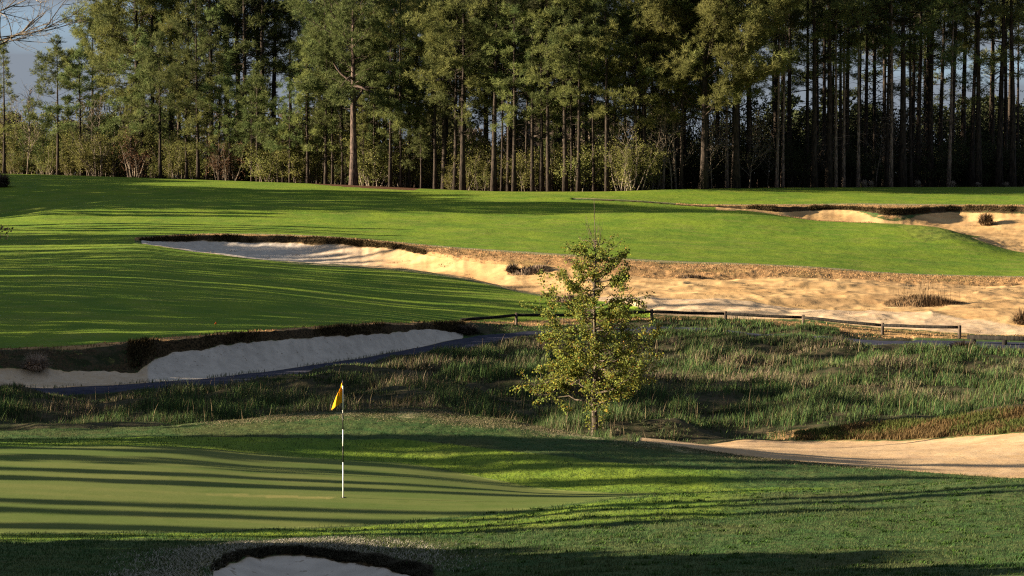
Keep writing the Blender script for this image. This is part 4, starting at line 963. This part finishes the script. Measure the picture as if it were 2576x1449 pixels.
# ------------------------------------------------------------------ grasses
def blades(g, P, h, wd, cols, r, bend=0.35, lean=(0.10, -0.05)):
    n = len(P); a = r.uniform(0, 6.28, n); hh = h[:, None]
    out = np.column_stack([np.cos(a), np.sin(a), np.zeros(n)]); side = np.column_stack([-np.sin(a), np.cos(a), np.zeros(n)])
    b = bend * r.uniform(.2, 1.4, (n, 1)); lv = np.array([lean[0], lean[1], 0])
    m = P + np.array([0, 0, 1]) * hh * .55 + (out * b * .35 + lv * .4) * hh
    t = P + np.array([0, 0, 1]) * hh * .95 + (out * b + lv) * hh
    ww = wd[:, None] if hasattr(wd, '__len__') else wd
    v = np.stack([P - side * ww, P + side * ww, m + side * ww * .7, m - side * ww * .7, t], 1).reshape(-1, 3)
    k = np.arange(n)[:, None] * 5
    g.add(v, k + np.array([[0, 1, 2, 3]]), k + np.array([[3, 2, 4]]), np.repeat(cols, 5, 0))
# area weight of each grid cell
AR = np.zeros((NR, NC)); AR[:-1, :-1] = np.abs((D[1:, :-1] - D[:-1, :-1]) * (X[:-1, 1:] - X[:-1, :-1]))
def scatter(sel, n, r):
    wgt = (AR * sel).ravel(); wgt = wgt / wgt.sum(); idx = r.choice(NR * NC, n, p=wgt)
    i, j = idx // NC, idx % NC; i2 = np.minimum(i + 1, NR - 1); j2 = np.minimum(j + 1, NC - 1)
    a, b = r.uniform(0, 1, n), r.uniform(0, 1, n)
    G3_ = np.stack([X, D, Z], -1)
    return G3_[i, j] * ((1 - a) * (1 - b))[:, None] + G3_[i, j2] * ((1 - a) * b)[:, None] + G3_[i2, j] * (a * (1 - b))[:, None] + G3_[i2, j2] * (a * b)[:, None]
inview = (PXg > -150) & (PXg < 2730)
def marsh_grass():
    r = np.random.default_rng(3); g = Geo()
    sel = (mask['marsh'] > .5) & inview & (D > 58)
    P = scatter(sel, 120000, r); m = fbm(P[:, 0] * .22, P[:, 1] * .30, 5, 3); m2 = fbm(P[:, 0] * .9, P[:, 1] * .9, 6, 3)
    keep = r.uniform(0, 1, len(P)) < np.clip((m2 - .30) * 4, .12, 1); P, m, m2 = P[keep], m[keep], m2[keep]
    n0 = len(P); rep = 3; P = np.repeat(P, rep, 0) + np.column_stack([r.normal(0, .07, (n0 * rep, 2)), np.full(n0 * rep, -.03)]); m = np.repeat(m, rep); m2 = np.repeat(m2, rep)
    ppx, ppy = proj(P[:, 0], P[:, 1], P[:, 2])
    tx, ty = (1497 - CX) / F * 66, 66.0; kp = ~((np.abs(P[:, 0] - tx) < .4) & (P[:, 1] > 64.5) & (P[:, 1] < 66.6)); P, m, m2, ppx = P[kp], m[kp], m2[kp], ppx[kp]
    n = len(P); h = (0.10 + .48 * np.clip((m2 - .25) * 1.7, .05, 1)) * r.uniform(.5, 1.15, n)
    edge = np.interp(P[:, 0] / P[:, 1], U, KD[NI['path_near']]) - P[:, 1]; h *= np.where((P[:, 0] > 7) & (P[:, 0] < 15), .95, np.clip(.22 + .78 * (edge - 0.6) / 5.0, .22, 1))
    # short turf and brush at the foot of the young tree and along the sand
    short = ((P[:, 1] > 60) & (P[:, 1] < 67.5) & (ppx > 1530)); h[short] *= .35
    far_b = (P[:, 1] > 98) & (ppx > 1620); h[far_b] *= 0.75
    green = np.array([.034, .066, .022]); dk = np.array([.016, .028, .014]); tan = np.array([.125, .100, .072]); br = np.array([.070, .056, .032]); lg = np.array([.060, .092, .026])
    m5 = fbm(P[:, 0] * .5, P[:, 1] * .42, 15, 3); h *= np.clip((m5 - .26) * 4.5, .45, 1.25)
    far_px = (ppx > 1640) & (ppx < 2110) & (edge < 6); h[far_px] = np.maximum(h[far_px], .20) * 1.25
    f = np.clip((m - .50) * 5 + r.normal(0, .25, n), 0, 1)[:, None]
    c = green * (1 - f) + tan * f
    q = r.uniform(0, 1, n); c[q < .2] = dk; c[(q > .2) & (q < .34)] = br; c[(q > .34) & (q < .5)] = lg
    c = c * r.uniform(.6, 1.35, (n, 1)) * 1.35 * np.clip(.6 + (m5 - .36) * 4, .6, 1.15)[:, None]
    blades(g, P, h, .007 + .010 * (P[:, 1] - 60) / 50, c, r)
    # thin bleached seed stalks standing above the rest
    S = P[r.choice(len(P), 1300)] ; n = len(S); c = np.array([.22, .175, .11]) * r.uniform(.5, 1.3, (n, 1))
    e2 = np.interp(S[:, 0] / S[:, 1], U, KD[NI['path_near']]) - S[:, 1]
    blades(g, S, np.where(e2 > 3, r.uniform(.45, .85, n), .2), .008, c, r, .25)
    tag(g.build('marsh_grass', M_GRASS), 'tall rank green and straw-coloured grass filling the wet hollow', 'grass', kind='stuff')
marsh_grass()
def bank_grass():
    r = np.random.default_rng(8); g = Geo()
    sel = (mask['tan'] > .4) & inview & (D > 57) & (D < 74)
    P = scatter(sel, 17000, r); n = len(P); m = fbm(P[:, 0] * .8, P[:, 1] * .8, 3, 3)
    c = np.where((m + r.normal(0, .08, n))[:, None] > .5, np.array([.105, .072, .032]), np.array([.065, .082, .022])) * r.uniform(.6, 1.3, (n, 1))
    blades(g, P, r.uniform(.06, .2, n), .012, c, r)
    # dry blades on the rough above the left bunker, the rim of the wastes and the far bunker's brow
    sel = (mask['tan'] > .5) & inview & (D > 82) & (D < 203)
    P = scatter(sel, 22000, r); n = len(P); m = fbm(P[:, 0] * .5, P[:, 1] * .5, 4, 3)
    c = np.where((m + r.normal(0, .1, n))[:, None] > .52, np.array([.30, .185, .092]), np.array([.19, .13, .06])) * r.uniform(.6, 1.3, (n, 1))
    blades(g, P, r.uniform(.03, .11, n), .02, c, r)
    sel = (mask['dark'] > .6) & inview & (D > 82) & ((D < 190) | (PXg > 1850))
    P = scatter(sel, 30000, r); P = P[fbm(P[:, 0] * .55, P[:, 1] * .2, 71, 3) + r.normal(0, .05, len(P)) > .47]; n = len(P); c = np.array([.05, .038, .018]) * r.uniform(.4, 1.6, (n, 1))
    blades(g, P, r.uniform(.05, .24, n), .018, c, r, 1.2, (0, -.4))
    # scattered wisps and dead stems on the open sand, and grass creeping over the path's edges
    C0 = scatter((mask['sand'] > .9) * inview * (D > 112) * np.where(mask['sand'] < .99, 1, .35), 110, r); k_ = 16
    P = np.repeat(C0, k_, 0) + np.column_stack([r.normal(0, .16, (len(C0) * k_, 2)), np.full(len(C0) * k_, -.01)]); n = len(P)
    c = np.array([.13, .095, .055]) * r.uniform(.4, 1.4, (n, 1)); blades(g, P, r.uniform(.04, .16, n), .012, c, r, 1.0)
    P = scatter((mask['path'] > .15) * (mask['path'] < .85) * inview, 5200, r); P = P[fbm(P[:, 0] * .8, P[:, 1] * .4, 81, 3) + r.normal(0, .05, len(P)) > .48]; n = len(P)
    c = np.array([.055, .075, .026]) * r.uniform(.5, 1.5, (n, 1)); blades(g, P, r.uniform(.05, .18, n), .011, c, r, .8)
    tag(g.build('dry_grass', M_GRASS), 'dry tawny grass fringing the bunkers and the sandy waste', 'grass', kind='stuff')
bank_grass()
def near_grass():
    r = np.random.default_rng(9); g = Geo()
    base = inview & (D < 57) & (D > 26.5) & (mask['green'] < .3) & (mask['sand'] < .3)
    P = scatter(base * np.where(D < 38, 1.0, .45), 120000, r); n = len(P)
    m = fbm(P[:, 0] * .6, P[:, 1] * .6, 13, 3); m3 = fbm(P[:, 0] * 2.4, P[:, 1] * 2.4, 14, 3)
    c = np.where((m + r.normal(0, .1, n))[:, None] > .52, np.array([.060, .082, .030]), np.array([.030, .070, .020])) * r.uniform(.6, 1.35, (n, 1))
    h = r.uniform(.014, .034, n) * (1 + 1.2 * (m3 > .62))
    blades(g, P, h, .0045, c, r, .7)
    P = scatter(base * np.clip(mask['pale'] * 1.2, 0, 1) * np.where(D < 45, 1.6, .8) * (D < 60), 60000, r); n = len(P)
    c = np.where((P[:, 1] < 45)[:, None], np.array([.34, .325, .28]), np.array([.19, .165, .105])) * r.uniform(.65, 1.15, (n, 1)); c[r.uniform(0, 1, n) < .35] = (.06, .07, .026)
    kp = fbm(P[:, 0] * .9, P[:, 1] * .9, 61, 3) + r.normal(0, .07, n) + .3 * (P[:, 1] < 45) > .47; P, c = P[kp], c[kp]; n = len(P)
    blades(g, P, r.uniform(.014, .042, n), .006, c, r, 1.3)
    P = scatter(base * 0 + (mask['dark'] > .4) * inview * (D < 40), 16000, r); n = len(P)
    c = np.array([.055, .05, .035]) * r.uniform(.2, 1.8, (n, 1)); blades(g, P, r.uniform(.02, .055, n), .005, c, r, 1.5, (0, -.5))
    # broader weed clumps dotted over the near mound
    P = scatter(base * (D < 44) * (PXg > 1150), 420, r); P = np.repeat(P, 22, 0) + np.column_stack([r.normal(0, .045, (420 * 22, 2)), np.full(420 * 22, -.004)]); n = len(P)
    c = np.array([.035, .075, .014]) * r.uniform(.5, 1.5, (n, 1)); blades(g, P, r.uniform(.02, .055, n), .010, c, r, 1.3)
    tag(g.build('rough_grass', M_GRASS), 'short clumpy rough grass, frosted pale round the pot bunker', 'grass', kind='stuff')
near_grass()

def tuft(name, loc, rad, h, n, cols, label, cat='grass tuft', group=None, stalks=0, seed=1, dome=True, wd=.010):
    r = np.random.default_rng(seed); g = Geo()
    a = r.uniform(0, 6.28, n); rr = rad * np.sqrt(r.uniform(0, 1, n)) * (.45 if dome else 1)
    P = np.column_stack([rr * np.cos(a), rr * np.sin(a) * (1 if dome else .6), np.full(n, -.03)])
    # keep to the lie of the land
    for i in range(n): P[i, 2] += ground(loc.x + P[i, 0], loc.y + P[i, 1]) - loc.z if not dome else 0
    col = np.array(cols)[r.integers(0, len(cols), n)] * r.uniform(.6, 1.35, (n, 1))
    hh = h * r.uniform(.5, 1.1, n) * (1 if dome else np.clip(1.1 - (rr / rad) ** 2, .25, 1))
    out = np.column_stack([np.cos(a), np.sin(a), np.zeros(n)])
    side = np.column_stack([-np.sin(a), np.cos(a), np.zeros(n)]); b = (r.uniform(.1, 1.1, (n, 1)) if dome else r.uniform(0, .5, (n, 1)))
    f = .5
    m = P + np.array([0, 0, .7]) * hh[:, None] + out * b * hh[:, None] * f * .5; t = P + np.array([0, 0, .85]) * hh[:, None] + out * b * hh[:, None] * f * 1.1
    if dome:                                              # blades arch out of one crown to a rounded outline
        th = np.arccos(r.uniform(0.02, 1, n)); ll = r.uniform(.6, 1.08, n)
        t = P * .5 + np.column_stack([np.cos(a) * np.sin(th) * rad * ll, np.sin(a) * np.sin(th) * rad * ll, np.cos(th) * h * ll])
        m = P * .7 + (t - P) * .55 + np.array([0, 0, .16 * h]) * np.sin(th)[:, None]
    v = np.stack([P - side * wd, P + side * wd, m + side * wd, m - side * wd, t], 1).reshape(-1, 3); k = np.arange(n)[:, None] * 5
    g.add(v, k + np.array([[0, 1, 2, 3]]), k + np.array([[3, 2, 4]]), np.repeat(col, 5, 0))
    for s in range(stalks):
        p = np.array([r.normal(0, rad * .35), r.normal(0, rad * .15), 0]); t_ = p + np.array([r.normal(0, .08), r.normal(0, .08), h * r.uniform(1.3, 2.3)])
        g.tube(np.array([p, (p + t_) / 2 + r.normal(0, .02, 3), t_]), [.010, .009, .012], 3, (.24, .17, .10))
    o = g.build(name, M_GRASS); o.location = loc
    return tag(o, label, cat, group)
PALE = [(.20, .15, .11), (.15, .11, .085), (.10, .075, .06)]; DRY = [(.16, .10, .055), (.09, .06, .035), (.22, .15, .085), (.04, .03, .02)]
DRK = [(.035, .028, .022), (.07, .055, .045), (.13, .10, .08)]
tuft('grass_tuft', at_pp(88, 930, 84, 90), .62, .72, 900, [(.36, .28, .22), (.26, .20, .16)], 'rounded pale brown grass clump on the bank left of the white bunker', seed=2, wd=.012)
tuft('grass_tuft', at_pp(1288, 684, 140, 148), .62, .62, 700, DRK, 'dark grey brushy clump on the sand under the tawny lip', seed=3, wd=.02)
tuft('grass_tuft', at_pp(1335, 684, 140, 148), 1.5, .45, 900, DRK + PALE, 'low straggling brush right beside the dark grey clump on the sand', seed=4, dome=False, wd=.02)
tuft('grass_tuft', at_pp(1440, 760, 122, 132), 1.3, .55, 900, DRK + PALE, 'dark brush on the sand just left of the young tree trunk', seed=5, dome=False, wd=.02)
tuft('grass_tuft', at_pp(1740, 702, 138, 146), 1.0, .35, 400, DRK + DRY, 'small brush on the lip of the waste right of the young tree', seed=6, dome=False, wd=.02)
tuft('grass_tuft', at_pp(2325, 766, 118, 132), 2.3, .62, 2400, DRY, 'wide mound of dry grass with tall straw stalks standing alone in the sandy waste', seed=7, dome=False, stalks=60, wd=.014)
tuft('grass_tuft', at_pp(2480, 566, 186, 198), .95, 1.25, 900, DRY, 'orange-brown grass clump in the far right bunker', seed=8, wd=.025)
tuft('grass_tuft', at_pp(2570, 815, 110, 118), .6, .85, 700, DRY, 'brown grass clump at the right edge above the timber beam', seed=9, wd=.014)
tuft('grass_tuft', at_pp(1178, 838, 106, 111), .75, .5, 700, DRK, 'dark grass clump where the low end of the rail meets the bunker', seed=10, wd=.014)
tuft('grass_tuft', at_pp(5, 470, 206, 214), 1.2, 1.6, 600, DRK, 'dark dry shrub at the left edge on the shaded fairway crest', seed=11, wd=.03)
tuft('grass_tuft', at_pp(2425, 880, 101, 106), .95, .5, 700, [(.02, .018, .014), (.045, .035, .025)], 'black mound of dead grass under the left end of the timber beam', seed=15, wd=.02)
for i, (px, h, lab) in enumerate(((2174, .85, 'left of the pair of pale round tufts at the foot of the dark wood'), (2190, .75, 'right of the pair of pale round tufts at the foot of the dark wood'), (2308, .8, 'single pale round tuft right of the pair at the foot of the dark wood'), (2396, .7, 'grey tuft with a spike, third from right at the foot of the dark wood'), (2460, .55, 'low pinkish tuft, second from right at the foot of the dark wood'), (2530, .6, 'low pale tuft nearest the right edge at the foot of the dark wood'))):
    tuft('grass_tuft', at_px(px, wood_y(px) - .8, 0), .42, h, 420, [(.26, .21, .18), (.20, .17, .15)], lab, group='pale tufts along the foot of the dark wood', seed=20 + i, wd=.03)

# ------------------------------------------------------------------ flagstick
def flagstick():
    p = at_pp(861, 1252, 40.5, 43.5); e = empty('flagstick', p)
    PXM = F / p.y                                         # picture units per metre here
    Wm, Bm = plain('white_paint', (.72, .72, .70), .4, .05), plain('black_paint', (.012, .012, .014), .4, .2)
    zt = lambda py: (1252 - py) / PXM
    cuts = [(1252, 1162, Wm), (1162, 1121, Bm), (1121, 1079, Wm), (1079, 1037, Bm), (1037, 968, Wm), (968, 953, Bm)]
    for a, b, m in cuts:
        g = Geo(); z0, z1 = zt(a) - (.12 if a == 1252 else 0), zt(b)
        g.tube(np.array([[0, 0, z0], [0, 0, (z0 + z1) / 2], [0, 0, z1]]), [.0115] * 3, 10)
        g.build('pole_section', m, e, smooth=False)
    # limp cloth, hanging in folds from its hoist
    k = NB('yellow_cloth'); k.b.inputs['Roughness'].default_value = .7
    k.base((0.80, 0.42, 0.008)); tr = k.n.new('ShaderNodeBsdfTranslucent'); tr.inputs[0].default_value = (.75, .40, .006, 1)
    ms = k.n.new('ShaderNodeMixShader'); ms.inputs[0].default_value = .35; k.lk(k.b.outputs[0], ms.inputs[1]); k.lk(tr.outputs[0], ms.inputs[2]); k.lk(ms.outputs[0], k.n['Material Output'].inputs[0])
    g = Geo(); ns, nt = 14, 16; zt0, zb0 = zt(959), zt(1010); v = []
    for i in range(nt + 1):                               # from the hoist out to the fly
        t = i / nt
        for j in range(ns + 1):
            s = j / ns                                    # top to bottom
            hz = zt0 + (zb0 - zt0) * s
            drop = zt(1030) - zb0
            x = -.012 - .20 * t * (.30 + .70 * s ** .8); z = hz + t * (drop * (.55 + .45 * s) - (1 - s) * .10)
            y = .05 * math.sin(t * 6.0 + s * 1.5) * t
            v.append((x, y, z))
    q = [[i * (ns + 1) + j, i * (ns + 1) + j + 1, (i + 1) * (ns + 1) + j + 1, (i + 1) * (ns + 1) + j] for i in range(nt) for j in range(ns)]
    g.add(v, q); f = g.build('flag', k.m, e, smooth=True)
    md = f.modifiers.new('thickness', 'SOLIDIFY'); md.thickness = .003
    g = Geo(); g.tube(np.array([[0, 0, -.10], [0, 0, .004]]), [.054, .054], 20); g.build('cup', plain('cup_dark', (.02, .02, .018)), e)
    tag(e, 'golf flagstick with black and white bands and a limp yellow flag standing in the green', 'flagstick')
flagstick()

# ------------------------------------------------------------------ rail fence
def fence():
    root = empty('rail_fence', at_pp(1826, 814, 112, 117.5))
    posts = [(1299, 820, 789), (1465, 815, 786), (1640, 808, 782), (1826, 814.5, 787.5), (2022, 821, 791), (2222, 838, 809), (2416, 853, 819.5)]
    tops = []
    for px, pb, ptop in posts:
        y0 = float(np.interp(px, PX, KD[NI['lip2']])); p = at_px(px, y0 - .1); h = max(.5, (pb - ptop) / F * p.y) + .03
        g = Geo(); g.box((p.x, p.y, p.z + h / 2 - .1), (.13, .13, h + .2), Matrix.Rotation(random.uniform(-.25, .25), 4, 'Z'), .02)
        o = g.build('post', M_WOOD, root); o.matrix_parent_inverse = Matrix.Translation(root.location).inverted()
        tops.append(np.array([p.x, p.y - .01, p.z + h]))
    dr = [.19, .20, .20, .21, .22, .20, .16]
    def rail(a, b, r0=.072):
        m = (a + b) / 2 + np.array([0, 0, -.02]); q1 = (a + m) / 2 + np.array([0, 0, .008]); q2 = (m + b) / 2
        g = Geo(); g.tube(np.array([a, q1, m, q2, b]), [r0, r0 * 1.08, r0, r0 * 1.05, r0 * .95], 8)
        o = g.build('rail', M_RAIL, root, smooth=True); o.matrix_parent_inverse = Matrix.Translation(root.location).inverted()
    pts = [t - np.array([0, 0.0, d_ * .6]) for t, d_ in zip(tops, dr)]
    for i in range(len(pts) - 1):
        u = unit(pts[i + 1] - pts[i]) * .06
        rail(pts[i] + u, pts[i + 1] - u)
    g0 = at_px(1160, 109.6, .12); rail(np.array([g0.x, g0.y, g0.z]), pts[0] - np.array([.06, 0, 0]))
    tag(root, 'low weathered timber post and rail fence between the cart path and the sandy waste', 'fence')
fence()
def beam():
    root = empty('timber_beam', at_px(2436, 105.9))
    a = at_px(2436, 105.9, .30); b = at_px(2700, 104.0, .34)
    inv = Matrix.Translation(root.location).inverted()
    d = (b - a); L_ = d.length; M = Matrix.Rotation(math.atan2(d.y, d.x), 4, 'Z')
    g = Geo(); g.box((a + b) / 2, (L_, .16, .2), M, .015); o = g.build('beam', M_RAIL, root); o.matrix_parent_inverse = inv
    for t in (.06, .36, .66, .95):
        p = a.lerp(b, t); gz = ground(p.x, p.y); g = Geo(); g.box((p.x, p.y, (gz + p.z) / 2 - .1), (.2, .155, max(.1, p.z - gz + .05)), M, .01); o = g.build('post', M_RAIL, root); o.matrix_parent_inverse = inv
    tag(root, 'heavy black timber beam edging the cart path at the right side', 'timber rail')
beam()
def marker():
    p = at_pp(541, 820, 92, 104); g = Geo(); g.tube(np.array([[0, 0, -.05], [0, 0, .14]]), [.006, .005], 6)
    e = empty('marker_flag', p); g.build('stake', M_RAIL, e)
    g = Geo(); g.box((.0, 0, .11), (.075, .004, .09), Matrix.Rotation(.4, 4, 'Y'), .001); g.build('flag', plain('orange', (.75, .14, .02), .6, .05), e)
    tag(e, 'tiny orange marker flag on the lower fairway above the white bunker', 'marker')
marker()
bpy.context.view_layer.update()
